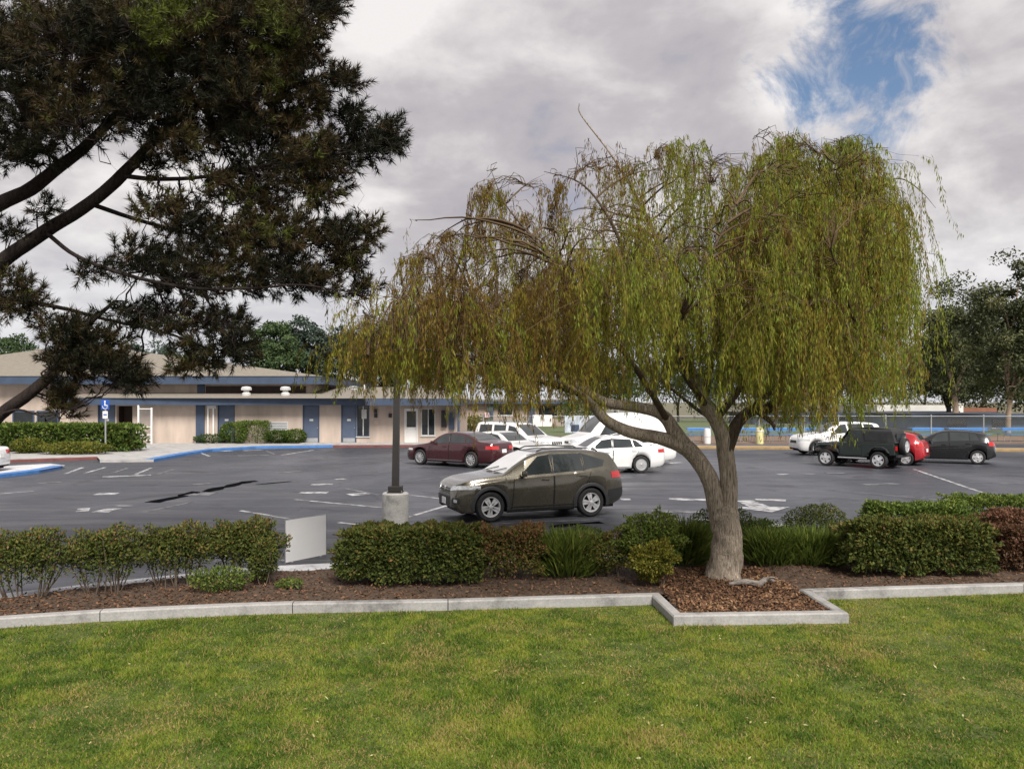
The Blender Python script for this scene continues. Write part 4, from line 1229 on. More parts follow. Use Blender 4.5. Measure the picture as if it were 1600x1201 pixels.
def dress_boxy(c, rack=True):
    k = c.L / 4.85
    c.windows([(1.62 * k, 2.46 * k, 2.42 * k, 2.02 * k), (2.60 * k, 3.38 * k, 3.38 * k, 2.60 * k), (3.52 * k, 4.40 * k, 4.34 * k, 3.52 * k)], hi=.80)
    c.screen("F", 1.24 * k, 2.02 * k, "windscreen"); c.screen("B", 4.72 * k, 4.58 * k, "rear_window")
    c.doors([(1.42 * k, 2.50 * k, 1.46 * k, 2.52 * k), (2.53 * k, 3.34 * k, 2.54 * k, 3.42 * k)])
    c.mirrors(1.66 * k)
    lamps_front(c, .74, .87, .30, .56); lamps_rear(c, .85, 1.15, .22, .66)
    for q in range(5):
        c.ray_patch("grille_slot", [(-.42 + q * .17, .70), (-.30 + q * .17, .70), (-.30 + q * .17, .84), (-.42 + q * .17, .84)], "F", MAT["plastic"], 1, 2, .01)
    c.ray_patch("lower_grille", [(-.55, .42), (.55, .42), (.55, .54), (-.55, .54)], "F", MAT["plastic"], 6, 1, .01)
    c.plate("F", .58); c.plate("B", .8)
    for sg in (1, -1):
        MB().tube([(c.X(2.4), sg * .66, 1.755), (c.X(2.5), sg * .66, 1.81), (c.X(4.1), sg * .66, 1.82), (c.X(4.25), sg * .66, 1.765)], .018, 6).build("roof_rail", MAT["plastic"] if not rack else MAT["galv"], c.root)
dress_boxy(c)

# ---------- silver-white sedan in front of it
c = Car("parked_sedan", "small silver white saloon half hidden between the maroon car and white estate car", "car", (-0.35, 37.3), -38, scaled(SEDAN, 4.5, .98), PAINT["cream"])
dress_sedan(c)

# ---------- white van
VAN = dict(L=5.6, r=.36, wf=.95, wr=4.35, gap=.06, style="disc", ww=.225, tumb=.10, rim="alloy_dull",
    zt=[(0, .70), (.03, .88), (.1, .98), (.3, 1.05), (.8, 1.17), (1.0, 1.24), (1.35, 1.60), (1.8, 2.02), (2.05, 2.16), (2.5, 2.24), (3.5, 2.27), (5.2, 2.25), (5.42, 2.20), (5.52, 1.7), (5.57, 1.2), (5.6, .8)],
    zb=[(0, .62), (.1, .84), (.4, .95), (1.0, 1.06), (1.6, 1.12), (5.0, 1.16), (5.45, 1.12), (5.55, .95), (5.6, .68)],
    zs=[(0, .38), (.15, .26), (.5, .24), (5.0, .28), (5.6, .44)],
    hw=[(0, .68), (.03, .80), (.1, .88), (.25, .94), (.6, .975), (2.3, .985), (5.0, .98), (5.4, .955), (5.52, .92), (5.6, .86)])
c = Car("parked_van", "white cargo van behind the forked willow limb, facing left", "van", (5.25, 40.6), 199, VAN, PAINT["white"])
c.windows([(1.50, 2.40, 2.38, 1.98)], hi=.72)
c.screen("F", 1.04, 1.96, "windscreen"); c.screen("B", 5.5, 5.44, "rear_window", .3)
c.doors([(1.42, 2.44, 1.48, 2.46), (2.60, 3.80, 2.60, 3.80)])
c.mirrors(1.58, MAT["plastic"])
lamps_front(c, .78, .96, .34, .58)
lamps_rear(c, .9, 1.3, .12, .80)
c.ray_patch("grille", [(-.48, .74), (.48, .74), (.46, .86), (-.46, .86)], "F", MAT["plastic"], 6, 3, .01)
c.ray_patch("lower_grille", [(-.6, .42), (.6, .42), (.6, .56), (-.6, .56)], "F", MAT["plastic"], 6, 2, .01)
c.plate("F", .62)
rk = []
for u in (2.6, 3.5, 4.4, 5.2):
    MB().tube([(c.X(u), -.78, 2.24), (c.X(u), -.76, 2.36), (c.X(u), .76, 2.36), (c.X(u), .78, 2.24)], .02, 6).build("roof_bar", MAT["galv"], c.root)

# ---------- white sedans behind the crossover
c = Car("parked_sedan", "white saloon directly behind the olive crossover, its tail beside the red lamp", "car", (3.62, 32.0), 188, scaled(SEDAN, 4.75, .99, style="disc", rim="alloy_dull"), PAINT["white"])
dress_sedan(c)
c = Car("parked_sedan", "white saloon of which only the tail shows under the low willow limb", "car", (4.95, 35.9), 186, scaled(SEDAN, 4.6, .98, style="disc", rim="alloy_dull"), PAINT["white"])
dress_sedan(c)

# ---------- white crossover at right
c = Car("parked_suv", "white crossover facing left behind the dark soft top jeep", "car", (17.25, 42.6), 183, scaled(SUV, 4.65, 1.05, style="ten"), PAINT["white"])
def dress_suv(c):
    k = c.L / 4.57
    c.windows([(1.66 * k, 2.50 * k, 2.46 * k, 2.16 * k), (2.57 * k, 3.36 * k, 3.30 * k, 2.57 * k), (3.42 * k, 4.06 * k, 3.86 * k, 3.38 * k)], hi=.83)
    c.screen("F", 1.24 * k, 2.14 * k, "windscreen"); c.screen("B", 4.42 * k, 4.18 * k, "rear_window")
    c.doors([(1.44 * k, 2.52 * k, 1.50 * k, 2.54 * k), (2.545 * k, 3.20 * k, 2.565 * k, 3.56 * k)])
    c.mirrors(1.72 * k); c.arch_trim(.04)
    lamps_front(c, .72, .86, .5, .45); lamps_rear(c, .93, 1.12, .4, .45)
    c.ray_patch("grille", [(-.40, .62), (.40, .62), (.36, .76), (-.36, .76)], "F", MAT["plastic"], 6, 2, .008)
    c.plate("F", .5); c.plate("B", .85)
dress_suv(c)

# ---------- red hatchback, black hatchback
HATCH = dict(L=4.05, r=.31, wf=.80, wr=3.35, gap=.05, style="star", ww=.20, tumb=.24,
    zt=[(0, .52), (.03, .64), (.1, .74), (.3, .83), (.8, .94), (1.0, 1.0), (1.5, 1.30), (1.9, 1.46), (2.3, 1.51), (2.9, 1.49), (3.4, 1.42), (3.65, 1.35), (3.82, 1.12), (3.95, .98), (4.02, .85), (4.05, .65)],
    zb=[(0, .46), (.1, .64), (.4, .78), (1.0, .88), (1.6, .93), (3.2, 1.02), (3.6, 1.03), (3.9, .9), (4.05, .55)],
    zs=[(0, .28), (.1, .21), (.5, .19), (3.6, .2), (4.05, .34)],
    hw=[(0, .48), (.03, .60), (.1, .70), (.25, .78), (.5, .82), (1.0, .84), (2.3, .85), (3.3, .84), (3.7, .80), (3.95, .72), (4.05, .60)])
def dress_hatch(c):
    c.windows([(1.42, 2.20, 2.16, 1.80), (2.27, 3.02, 2.98, 2.27), (3.07, 3.42, 3.26, 3.05)], hi=.81)
    c.screen("F", 1.04, 1.82, "windscreen"); c.screen("B", 3.84, 3.67, "rear_window", .12)
    c.doors([(1.22, 2.22, 1.28, 2.24), (2.245, 2.95, 2.265, 3.2)])
    c.mirrors(1.48)
    lamps_front(c, .60, .74, .5, .38); lamps_rear(c, .80, 1.02, .26, .46)
    c.ray_patch("lower_grille", [(-.4, .28), (.4, .28), (.4, .42), (-.4, .42)], "F", MAT["plastic"], 6, 2, .008)
    c.ray_patch("rear_diffuser", [(-.5, .34), (.5, .34), (.5, .44), (-.5, .44)], "B", MAT["plastic"], 6, 1, .008)
    c.plate("B", .66); c.plate("F", .5)
c = Car("parked_hatchback", "red hatchback seen from its tail between the dark jeep and black hatchback", "car", (16.65, 36.4), 142, HATCH, PAINT["red"])
dress_hatch(c)
c = Car("parked_hatchback", "small black hatchback at the far right beside the red one", "car", (20.0, 37.0), 150, HATCH, PAINT["black"])
dress_hatch(c)
# ---------- car whose tail enters at the left edge
c = Car("parked_sedan", "white car cut off by the left picture edge showing a red tail light", "car", (-22.05, 30.6), 186, scaled(SEDAN, 4.8, .98), PAINT["white"])
dress_sedan(c)

# ---------- dark jeep with soft top
jeep = empty("parked_jeep", (15.05, 34.7, 0.004), rad(134))
jeep.scale = (.95, .95, .95)
tag(jeep, "dark green soft top jeep with pale wheels and flared mudguards", "jeep")
MAT["softtop"] = surf("black_soft_top", (0.022, 0.023, 0.024), 0.75, 0.25, 3, 0.3, 12)
JR = .37
def jb(name, b, mat, bevel=.03, parent=None, smooth=None):
    return b.build(name, mat, parent or jeep, bevel=bevel, smooth=smooth)
def prism(poly_xz, y0, y1):
    n = len(poly_xz)
    b = MB(); b.add([(x, y0, z) for x, z in poly_xz] + [(x, y1, z) for x, z in poly_xz],
        [tuple(range(n))[::-1], tuple(range(n, 2 * n))] + [(i, (i + 1) % n, n + (i + 1) % n, n + i) for i in range(n)])
    return b
# x forward; wheels at +1.18 / -1.18
jb("tub", prism([(.62, .50), (.62, 1.10), (-1.82, 1.12), (-1.86, .60), (-1.62, .58), (-1.55, .80), (-.82, .80), (-.72, .50)], -.76, .76), PAINT["darkgreen"])
hood = MB()
hood.add([(.60, -.70, .62), (1.85, -.52, .62), (1.85, .52, .62), (.60, .70, .62), (.60, -.68, 1.13), (1.82, -.50, 1.06), (1.82, .50, 1.06), (.60, .68, 1.13)],
         [(3, 2, 1, 0), (4, 5, 6, 7), (0, 1, 5, 4), (1, 2, 6, 5), (2, 3, 7, 6), (3, 0, 4, 7)])
jb("hood", hood, PAINT["darkgreen"], .05)
gr = jb("grille_panel", MB().box(1.855, 1.90, -.52, .52, .60, 1.04), PAINT["darkgreen"], .02)
for k in range(7):
    y = -.24 + k * .08
    jb("grille_slot", MB().box(1.895, 1.912, y - .022, y + .022, .70, .96), MAT["plastic"], 0, gr)
for sg in (1, -1):
    lh = MB(); lh.tube([(1.88, sg * .38, .86), (1.925, sg * .38, .86)], .085, 16); jb("headlight", lh, MAT["lamp_clear"], 0)
    # flared mudguards
    fr_ = prism([(.58, .62), (.60, .74), (.80, .94), (1.00, 1.00), (1.42, 1.00), (1.66, .90), (1.72, .82), (1.66, .80), (1.40, .94), (1.02, .94), (.84, .88), (.66, .70)], *sorted((sg * .66, sg * .88)))
    jb("mudguard", fr_, MAT["plastic"], .015)
    rr_ = prism([(-.70, .62), (-.74, .74), (-.86, .90), (-1.02, .97), (-1.36, .97), (-1.54, .88), (-1.66, .70), (-1.58, .70), (-1.48, .83), (-1.34, .91), (-1.04, .91), (-.92, .85), (-.80, .68)], *sorted((sg * .765, sg * .90)))
    jb("mudguard", rr_, MAT["plastic"], .015)
    d_ = jb("door", MB().box(-.42, .55, *sorted((sg * .763, sg * .785)), .56, 1.10), PAINT["darkgreen"], .01)
    jb("handle", MB().box(-.36, -.20, *sorted((sg * .786, sg * .81)), .98, 1.02), MAT["plastic"], 0, d_)
    jb("side_step", MB().tube([(.62, sg * .80, .42), (-.66, sg * .80, .42)], .035, 8), MAT["galv"], 0)
    jb("mirror", MB().box(.44, .50, *sorted((sg * .83, sg * 1.0)), 1.15, 1.32), MAT["plastic"], .02)
    for q in ([(.30, 1.14), (-.38, 1.14), (-.36, 1.62), (.14, 1.62)],):
        jb("door_window", prism(q, *sorted((sg * .700, sg * .735))), MAT["car_glass"], 0)
    jb("quarter_window", prism([(-.55, 1.20), (-1.55, 1.20), (-1.52, 1.58), (-.55, 1.62)], *sorted((sg * .715, sg * .742))), MAT["softtop"], 0)
    tl = jb("tail_light", MB().box(-1.905, -1.85, *sorted((sg * .56, sg * .72)), .80, 1.0), MAT["lamp_red"], .01)
top = MB()
top.add([(.10, -.66, 1.66), (-1.70, -.68, 1.64), (-1.86, -.74, 1.13), (.46, -.74, 1.12), (.10, .66, 1.66), (-1.70, .68, 1.64), (-1.86, .74, 1.13), (.46, .74, 1.12), (-.8, -.64, 1.80), (-.8, .64, 1.80), (.06, -.58, 1.76), (.06, .58, 1.76), (-1.62, -.6, 1.74), (-1.62, .6, 1.74)],
        [(0, 1, 2, 3), (7, 6, 5, 4), (1, 5, 6, 2), (0, 10, 8, 12, 1), (5, 13, 9, 11, 4), (10, 11, 9, 8), (8, 9, 13, 12), (12, 13, 5, 1), (0, 4, 11, 10), (3, 7, 4, 0)])
jb("soft_top", top, MAT["softtop"], 0)
ws = MB(); ws.add([(.60, -.70, 1.12), (.60, .70, 1.12), (.22, .62, 1.70), (.22, -.62, 1.70), (.56, -.70, 1.12), (.56, .70, 1.12), (.18, .62, 1.70), (.18, -.62, 1.70)],
                  [(0, 1, 2, 3), (7, 6, 5, 4), (0, 3, 7, 4), (1, 5, 6, 2), (2, 6, 7, 3), (0, 4, 5, 1)])
wf_ = jb("windscreen_frame", ws, PAINT["darkgreen"], .01)
wg = MB(); wg.add([(.592, -.62, 1.17), (.592, .62, 1.17), (.255, .55, 1.66), (.255, -.55, 1.66)], [(0, 1, 2, 3)]); jb("windscreen", wg, MAT["car_glass"], 0, wf_)
jb("front_bumper", MB().box(1.93, 2.06, -.70, .70, .50, .64), MAT["plastic"], .02)
jb("rear_bumper", MB().box(-2.0, -1.88, -.72, .72, .50, .62), MAT["plastic"], .02)
jb("rear_window", MB().box(-1.86, -1.80, -.5, .5, 1.22, 1.55), MAT["car_glass"], 0)
jb("chassis", MB().box(-1.7, 1.75, -.42, .42, .36, .60), MAT["well"], 0)
jb("inner_arches", MB().box(-1.75, -.6, -.60, .60, .55, 1.05).box(.6, 1.75, -.48, .48, .45, .95), MAT["well"], 0)
jb("axle", MB().tube([(1.18, -.7, JR), (1.18, .7, JR)], .06, 8), MAT["well"], 0)
jb("axle", MB().tube([(-1.18, -.7, JR), (-1.18, .7, JR)], .06, 8), MAT["well"], 0)
for x in (1.18, -1.18):
    for y in (.74, -.74): add_wheel(jeep, x, y, JR, .25, "star")
sw = add_wheel(jeep, -2.02, .02, JR, .24, "star"); sw.rotation_euler = (0, 0, rad(90)); sw.location = (-2.0, .05, .98); sw.name = "spare_wheel"
# ================================================================== LAMP POST, BOARD, FENCE, YARD
lp = P(618, 822, 0.0)
lamp = empty("lamp_post", lp)
tag(lamp, "dark square lamp post on a thick round concrete base beside the olive crossover", "lamp post")
s = lp.y / FPX
MAT["base_concrete"] = concrete_mat("lamp_base_concrete", (0.52, 0.51, 0.48))
MAT["bronze"] = surf("dark_bronze_paint", (0.030, 0.027, 0.026), 0.5, 0.15, 4)
rb_ = 20.5 * s
hb = 53 * s
MB().lathe([(rb_ * 1.0, 0), (rb_, .02), (rb_, hb - .03), (rb_ - .03, hb)], 0, 0, 36).build("concrete_base", MAT["base_concrete"], lamp, smooth=40)
MB().box(-.17, .17, -.17, .17, hb, hb + .03).build("base_plate", MAT["bronze"], lamp)
MB().box(-.15, .15, -.15, .15, hb + .03, hb + .15).build("base_cover", MAT["bronze"], lamp, bevel=.01)
pole = MB()
H = 4.85
pole.add([(-.075, -.075, hb + .15), (.075, -.075, hb + .15), (.075, .075, hb + .15), (-.075, .075, hb + .15), (-.06 + .06, -.06, H), (.06 + .06, -.06, H), (.06 + .06, .06, H), (-.06 + .06, .06, H)],
         [(0, 1, 5, 4), (1, 2, 6, 5), (2, 3, 7, 6), (3, 0, 4, 7), (4, 5, 6, 7)])
pole.build("pole", MAT["bronze"], lamp)
hd = MB().box(.0, .72, -.17, .17, H - .12, H + .02).build("lamp_head", MAT["bronze"], lamp, bevel=.02)
MB().box(.22, .66, -.12, .12, H - .128, H - .121).build("lens", MAT["off_white"], hd)
for k in range(4):
    a = rad(45 + 90 * k)
    MB().cyl(math.cos(a) * .22, math.sin(a) * .22, hb, hb + .05, .016, n=6).build("anchor_bolt", MAT["galv"], lamp)

# blank white board standing behind the kerb
a_, b_ = P(446, 880.5, 0.0), P(509, 867.5, 0.0)
mid_ = (a_ + b_) / 2
board = empty("sign_board", mid_, math.atan2(b_.y - a_.y, b_.x - a_.x))
tag(board, "blank pale grey board standing on the asphalt in the gap between the hedges", "board")
MAT["board"] = surf("blank_board_face", (0.88, 0.875, 0.87), 0.6, 0.04, 1.5)
w2 = (b_ - a_).length / 2
hbd = 66 * mid_.y / FPX
MB().box(-w2, w2, -.005, .005, .02, hbd).build("panel", MAT["board"], board)
fr = MB(); fr.box(-w2 - .009, -w2 - .001, -.008, .008, .0, hbd + .008); fr.box(w2 + .001, w2 + .009, -.008, .008, .0, hbd + .008); fr.box(-w2, w2, -.008, .008, hbd + .001, hbd + .008)
fr.build("edge_frame", MAT["galv"], board)
for sg in (-1, 1):
    MB().box(sg * w2 * .7 - .02, sg * w2 * .7 + .02, -.02, .34, .0, .02).build("foot", MAT["galv"], board)
    MB().obox((sg * w2 * .7, .16, .22), (1, 0, 0), Vector((0, .30, -.42)).normalized(), Vector((0, .42, .30)).normalized(), .012, .26, .01).build("strut", MAT["galv"], board)

# ------------------------------------------------------------------ chain link fence
FY = 54.0
fence = empty("chain_link_fence", (X52(1200, FY), FY, 0.0))
tag(fence, "long galvanised chain link fence along the back of the parking lot", "fence")
ftop = Z52(650, FY)
fx0, fx1 = X52(748, FY) - fence.location.x, X52(1760, FY) - fence.location.x
for px_ in [755, 826, 897, 968, 1039, 1110, 1186, 1257, 1310, 1384, 1455, 1537, 1605, 1680, 1752]:
    x = X52(px_, FY) - fence.location.x
    b = MB().cyl(x, 0, 0, ftop + .05, .038, n=8); b.lathe([(.05, ftop + .05), (.05, ftop + .08), (.01, ftop + .11)], x, 0, 8)
    b.build("post", MAT["galv"], fence)
MB().tube([(fx0, 0, ftop), (fx1, 0, ftop)], .028, 6).build("top_rail", MAT["galv"], fence)
MB().tube([(fx0, 0, .08), (fx1, 0, .08)], .012, 4).build("bottom_wire", MAT["galv"], fence)
pitch = .11
hgt = ftop - .08
nw = int((fx1 - fx0) / pitch)
x0 = fx0 + np.arange(nw) * pitch
V, Fq = [], []
for sgn in (1, -1):
    xa = x0; xb = x0 + sgn * hgt * .62
    w = .006
    yy = np.full(nw, -.012 * sgn)
    za, zb_ = np.full(nw, .08), np.full(nw, ftop)
    lo_, hi_ = fx0, fx1
    k = (xb > lo_) & (xb < hi_)
    q = np.stack([np.stack([xa - w, yy, za], 1), np.stack([xa + w, yy, za], 1), np.stack([xb + w, yy, zb_], 1), np.stack([xb - w, yy, zb_], 1)], 1)[k]
    V.append(q.reshape(-1, 3))
V = np.concatenate(V)
MAT["wire"] = surf("dull_fence_wire", (0.16, 0.165, 0.17), 0.6, 0.15, 4)
o = mesh_np("wire_mesh", V, np.arange(len(V)).reshape(-1, 4), MAT["wire"], fence); o["kind"] = "stuff"

# boards wired to the fence
def fence_board(px0, px1, py0, py1, label, mats, off=.06):
    d = FY - off
    x0_, x1_ = X52(px0, d), X52(px1, d)
    e_ = empty("fence_sign", ((x0_ + x1_) / 2, d, Z52(py1, d)))
    tag(e_, label, "sign")
    n = len(mats); wd = (x1_ - x0_) / n; h = (py1 - py0) * d / FPX
    for i, m_ in enumerate(mats):
        MB().box(-(x1_ - x0_) / 2 + i * wd + .02, -(x1_ - x0_) / 2 + (i + 1) * wd - .02, -.015, .015, 0, h).build("panel", m_, e_)
    return e_
fence_board(832, 863, 648, 666, "two plain white panels wired to the fence above the white estate car", [MAT["white_paint"], MAT["white_paint"]])
MAT["mural"] = surf("blue grey mural".replace(" ", "_"), (0.42, 0.47, 0.52), 0.7, 0.45, 2.6)
mb_ = fence_board(882, 944, 649, 676, "pale blue and white banner on the fence behind the van's nose", [MAT["mural"]])
MB().box(-.9, -.35, -.03, -.016, .1, .55).build("dark_figure", MAT["blue_trim"], mb_)
fence_board(757, 765, 644, 652, "small pale pink notice on the fence post near the school corner", [surf("pink_notice", (0.62, 0.45, 0.46), 0.6)])

# ------------------------------------------------------------------ blue lunch tables behind the fence
MAT["table_blue"] = surf("blue_table_top", (0.05, 0.22, 0.55), 0.4, 0.12, 2)
def lunch_table(px_, d, w, label):
    e_ = empty("lunch_table", (X52(px_, d), d, 0.0))
    tag(e_, label, "table", "blue lunch tables behind the fence")
    MB().box(-w / 2, w / 2, -.38, .38, .93, .99).build("table_top", MAT["table_blue"], e_, bevel=.02)
    MB().box(-w / 2, w / 2, -.375, -.34, .78, .929).build("apron", MAT["table_blue"], e_)
    for sy in (-.78, .78):
        MB().box(-w / 2, w / 2, sy - .14, sy + .14, .52, .57).build("bench", MAT["table_blue"], e_, bevel=.02)
    for sx in (-w / 2 + .35, w / 2 - .35):
        MB().tube([(sx, -.75, .02), (sx, -.75, .52)], .025, 6).build("leg", MAT["galv"], e_)
        MB().tube([(sx, .75, .02), (sx, .75, .52)], .025, 6).build("leg", MAT["galv"], e_)
        MB().tube([(sx, -.72, .50), (sx, 0, .45), (sx, .72, .50)], .02, 6).build("cross_tube", MAT["galv"], e_)
        MB().tube([(sx, 0, .02), (sx, 0, .92)], .03, 6).build("leg", MAT["galv"], e_)
lunch_table(1090, 56.0, 1.6, "blue lunch table behind the fence just left of the willow trunk")
lunch_table(1166, 56.2, 1.5, "blue lunch table seen between the trunk and the pale yellow bollard")
lunch_table(1218, 56.0, 2.1, "blue lunch table right of the pale yellow bollard")
lunch_table(1276, 56.3, 1.9, "blue lunch table above the bonnet of the white crossover at right")
lunch_table(1446, 56.1, 2.2, "blue lunch table behind the red hatchback's roof")
lunch_table(1508, 56.0, 2.7, "blue lunch table over the black hatchback's roof")
lunch_table(1590, 56.2, 2.6, "blue lunch table at the right picture edge")
yb_ = P(1187, 691.5, 0.0)
bol = empty("bollard", (X52(1187, 53.4), 53.4, 0.0))
tag(bol, "pale yellow domed bollard between the blue lunch tables", "bollard")
MAT["pale_yellow"] = surf("pale_yellow_paint", (0.60, 0.55, 0.26), 0.6, 0.12, 3)
MB().lathe([(.24, 0), (.24, .95), (.20, 1.05), (.02, 1.12)], 0, 0, 16).build("drum", MAT["pale_yellow"], bol, smooth=40)
MB().lathe([(.255, .80), (.255, .90)], 0, 0, 16).build("white_band", MAT["white_paint"], bol)
wb = empty("barrel", (X52(1105, 53.6), 53.6, 0.0)); tag(wb, "white drum standing against the fence left of the willow trunk", "barrel")
MB().lathe([(.22, 0), (.24, .2), (.24, .7), (.21, .98), (.05, 1.02)], 0, 0, 16).build("drum", MAT["white_paint"], wb, smooth=40)
MB().lathe([(.25, .45), (.25, .5)], 0, 0, 16).build("hoop", MAT["off_white"], wb)

# ------------------------------------------------------------------ distant buildings
MAT["far_beige"] = surf("far_beige_wall", (0.38, 0.30, 0.25), 0.9, 0.12, 0.6)
MAT["far_dark"] = surf("far_dark_wall", (0.085, 0.085, 0.10), 0.8, 0.2, 0.6)
MAT["far_white"] = surf("white_flat_roof", (0.72, 0.70, 0.68), 0.8, 0.08, 0.5)
MAT["far_blue"] = surf("blue_grey_wall", (0.14, 0.18, 0.26), 0.8, 0.15, 0.6)
MAT["far_red"] = surf("rust_roof", (0.24, 0.10, 0.06), 0.9, 0.2, 0.6)
def far_building(px0, px1, d, depth, wall_top, roof_top, wall_m, roof_m, label, posts=None, wins=None, over=.8, base=0.02):
    e_ = empty("classroom_block", (X52((px0 + px1) / 2, d), d, base))
    tag(e_, label, "building")
    hwid = (px1 - px0) * d / FPX / 2
    zt_ = Z52(wall_top, d) - base; zr = Z52(roof_top, d) - base
    MB().box(-hwid, hwid, 0, depth, 0, zt_).build("wall", wall_m, e_)
    r = MB()
    r.box(-hwid - over, hwid + over, -over, depth + over, zt_ + .003, max(zr, zt_ + .25))
    r.build("roof", roof_m, e_)
    MB().box(-hwid - over - .01, hwid + over + .01, -over - .05, -over - .003, zt_ - .12, zt_ + .2).build("fascia", MAT["blue_trim"], e_)
    for p_ in (posts or []):
        x = X52(p_, d) - e_.location.x
        MB().box(x - .35, x + .35, -.5, -.03, 0, zt_).build("pilaster", MAT["blue_trim"], e_)
    for (p0, p1, y0, y1) in (wins or []):
        xa, xc = X52(p0, d) - e_.location.x, X52(p1, d) - e_.location.x
        w_ = MB().box(xa, xc, -.06, -.003, Z52(y1, d) - base, Z52(y0, d) - base).build("window", MAT["glass"], e_)
        MB().box(xa - .08, xc + .08, -.10, -.061, Z52(y1, d) - base - .1, Z52(y1, d) - base).build("sill", MAT["off_white"], w_)
    return e_
far_building(722, 905, 92, 10, 629, 624, MAT["far_beige"], MAT["shingle"], "far beige classroom block with blue pilasters behind the fence, right of the school", posts=[766, 831], wins=[(778, 800, 634, 648), (842, 870, 634, 650)])
far_building(1180, 1425, 98, 12, 648, 644, MAT["far_blue"], MAT["far_dark"], "far blue grey classroom block under the hanging willow strands", wins=[(1215, 1240, 652, 662), (1290, 1320, 652, 662), (1390, 1410, 652, 662)])
far_building(1375, 1487, 122, 14, 644, 633, MAT["far_beige"], MAT["far_white"], "far low building with bright white roof right of the willow", wins=[(1440, 1447, 645, 649), (1400, 1408, 645, 649)])
far_building(1492, 1545, 128, 14, 645, 637, MAT["far_beige"], MAT["far_red"], "far low building with white chimney block and rust roof at right", wins=[(1515, 1535, 646, 651)])
far_building(1430, 1600, 78, 9, 650, 647, MAT["far_blue"], MAT["far_dark"], "far slate blue classroom row behind the black hatchback", wins=[(1480, 1510, 655, 668), (1550, 1580, 655, 668)])
ch = empty("chimney_block", (X52(1497, 125), 125, 0.0)); tag(ch, "white chimney block rising by the far white roofed building", "chimney")
MB().box(-.55, .55, -.5, .5, 0, Z52(632, 125)).build("stack", MAT["far_white"], ch)
MB().box(-.65, .65, -.6, .6, Z52(632, 125) + .003, Z52(631, 125) + .1).build("cap", MAT["far_white"], ch)
# ================================================================== VEGETATION
def bark_mat(name, a, c, stretch=(6, 6, 1.2), bump=0.8, bscale=5.0):
    m, nt, bs = newmat(name)
    f = noise_node(nt, bscale, 8, 0.7, stretch=stretch, dist=0.6)
    g = noise_node(nt, 1.3, 4)
    c1 = ramp_node(nt, f, [(0.32, a), (0.5, tuple((x + y) / 2 for x, y in zip(a, c))), (0.68, c)])
    c2 = ramp_node(nt, g, [(0.3, (0.75, 0.75, 0.72)), (0.7, (1.15, 1.12, 1.1))])
    mx = nnode(nt, "ShaderNodeMix", data_type="RGBA", blend_type="MULTIPLY"); mx.inputs["Factor"].default_value = 1
    nt.links.new(c1, mx.inputs["A"]); nt.links.new(c2, mx.inputs["B"])
    nt.links.new(mx.outputs["Result"], bs.inputs["Base Color"])
    bs.inputs["Roughness"].default_value = 0.95
    bs.inputs["Specular IOR Level"].default_value = 0.15
    bump_node(nt, bs, f, bump, 0.03)
    return m
MAT["willow_bark"] = bark_mat("willow_bark", (0.065, 0.053, 0.042), (0.62, 0.53, 0.43), (14, 14, 1.5), 1.0, 4.0)
MAT["limb_bark"] = bark_mat("willow_limb_bark", (0.030, 0.022, 0.016), (0.13, 0.10, 0.075), (9, 9, 1.6))
MAT["dark_bark"] = bark_mat("dark_bark", (0.012, 0.010, 0.010), (0.050, 0.038, 0.034), (5, 5, 1.5))
MAT["pale_bark"] = bark_mat("pale_bark", (0.22, 0.16, 0.12), (0.42, 0.33, 0.26), (3, 3, .8))
MAT["twig"] = surf("willow_twig", (0.085, 0.052, 0.022), 0.9, 0.3, 4)
MAT["shrub_stem"] = surf("shrub_stem", (0.10, 0.075, 0.055), 0.9, 0.3, 6)

class Cloud:
    """collects leaf quads with a tint"""
    def __init__(self): self.V, self.t = [], []
    def add(self, C, T, N, L, W, tint):
        V, _ = leaf_quads(C, T, N, L, W)
        self.V.append(V); self.t.append(np.repeat(np.clip(tint, 0, 1), 4))
    def build(self, name, mat, parent):
        V = np.concatenate(self.V)
        o = mesh_np(name, V, np.arange(len(V)).reshape(-1, 4), mat, parent, attr=np.concatenate(self.t))
        o["kind"] = "stuff"
        return o
class Strips:
    """thin three-sided twigs in numpy, for many short curves"""
    def __init__(self): self.V, self.F, self.n = [], [], 0
    def add(self, pts, r0, r1):
        pts = np.asarray(pts, float); m = len(pts)
        t = np.gradient(pts, axis=0); t = unit(t)
        a = unit(np.cross(t, np.array([0.3, 0.8, 0.52]))); b = np.cross(t, a)
        r = np.linspace(r0, r1, m)[:, None]
        ring = np.stack([pts + a * r, pts + (-.5 * a + .866 * b) * r, pts + (-.5 * a - .866 * b) * r], 1)
        self.V.append(ring.reshape(-1, 3))
        i = np.arange(m - 1)[:, None] * 3 + self.n
        for k in range(3):
            k2 = (k + 1) % 3
            self.F.append(np.concatenate([i + k, i + k2, i + 3 + k2, i + 3 + k], 1))
        self.n += m * 3
    def build(self, name, mat, parent):
        return mesh_np(name, np.concatenate(self.V), np.concatenate(self.F), mat, parent, smooth=True)

class Ribbons(Strips):
    """flat narrow ribbons, for the finest twigs"""
    def add(self, pts, r0, r1):
        pts = np.asarray(pts, float); m = len(pts)
        t = unit(np.gradient(pts, axis=0))
        v_ = np.random.default_rng(self.n + 1).normal(size=3)
        a = unit(np.cross(t, v_)) * np.linspace(r0, r1, m)[:, None]
        self.V.append(np.stack([pts - a, pts + a], 1).reshape(-1, 3))
        i = np.arange(m - 1)[:, None] * 2 + self.n
        self.F.append(np.concatenate([i, i + 1, i + 3, i + 2], 1))
        self.n += m * 2
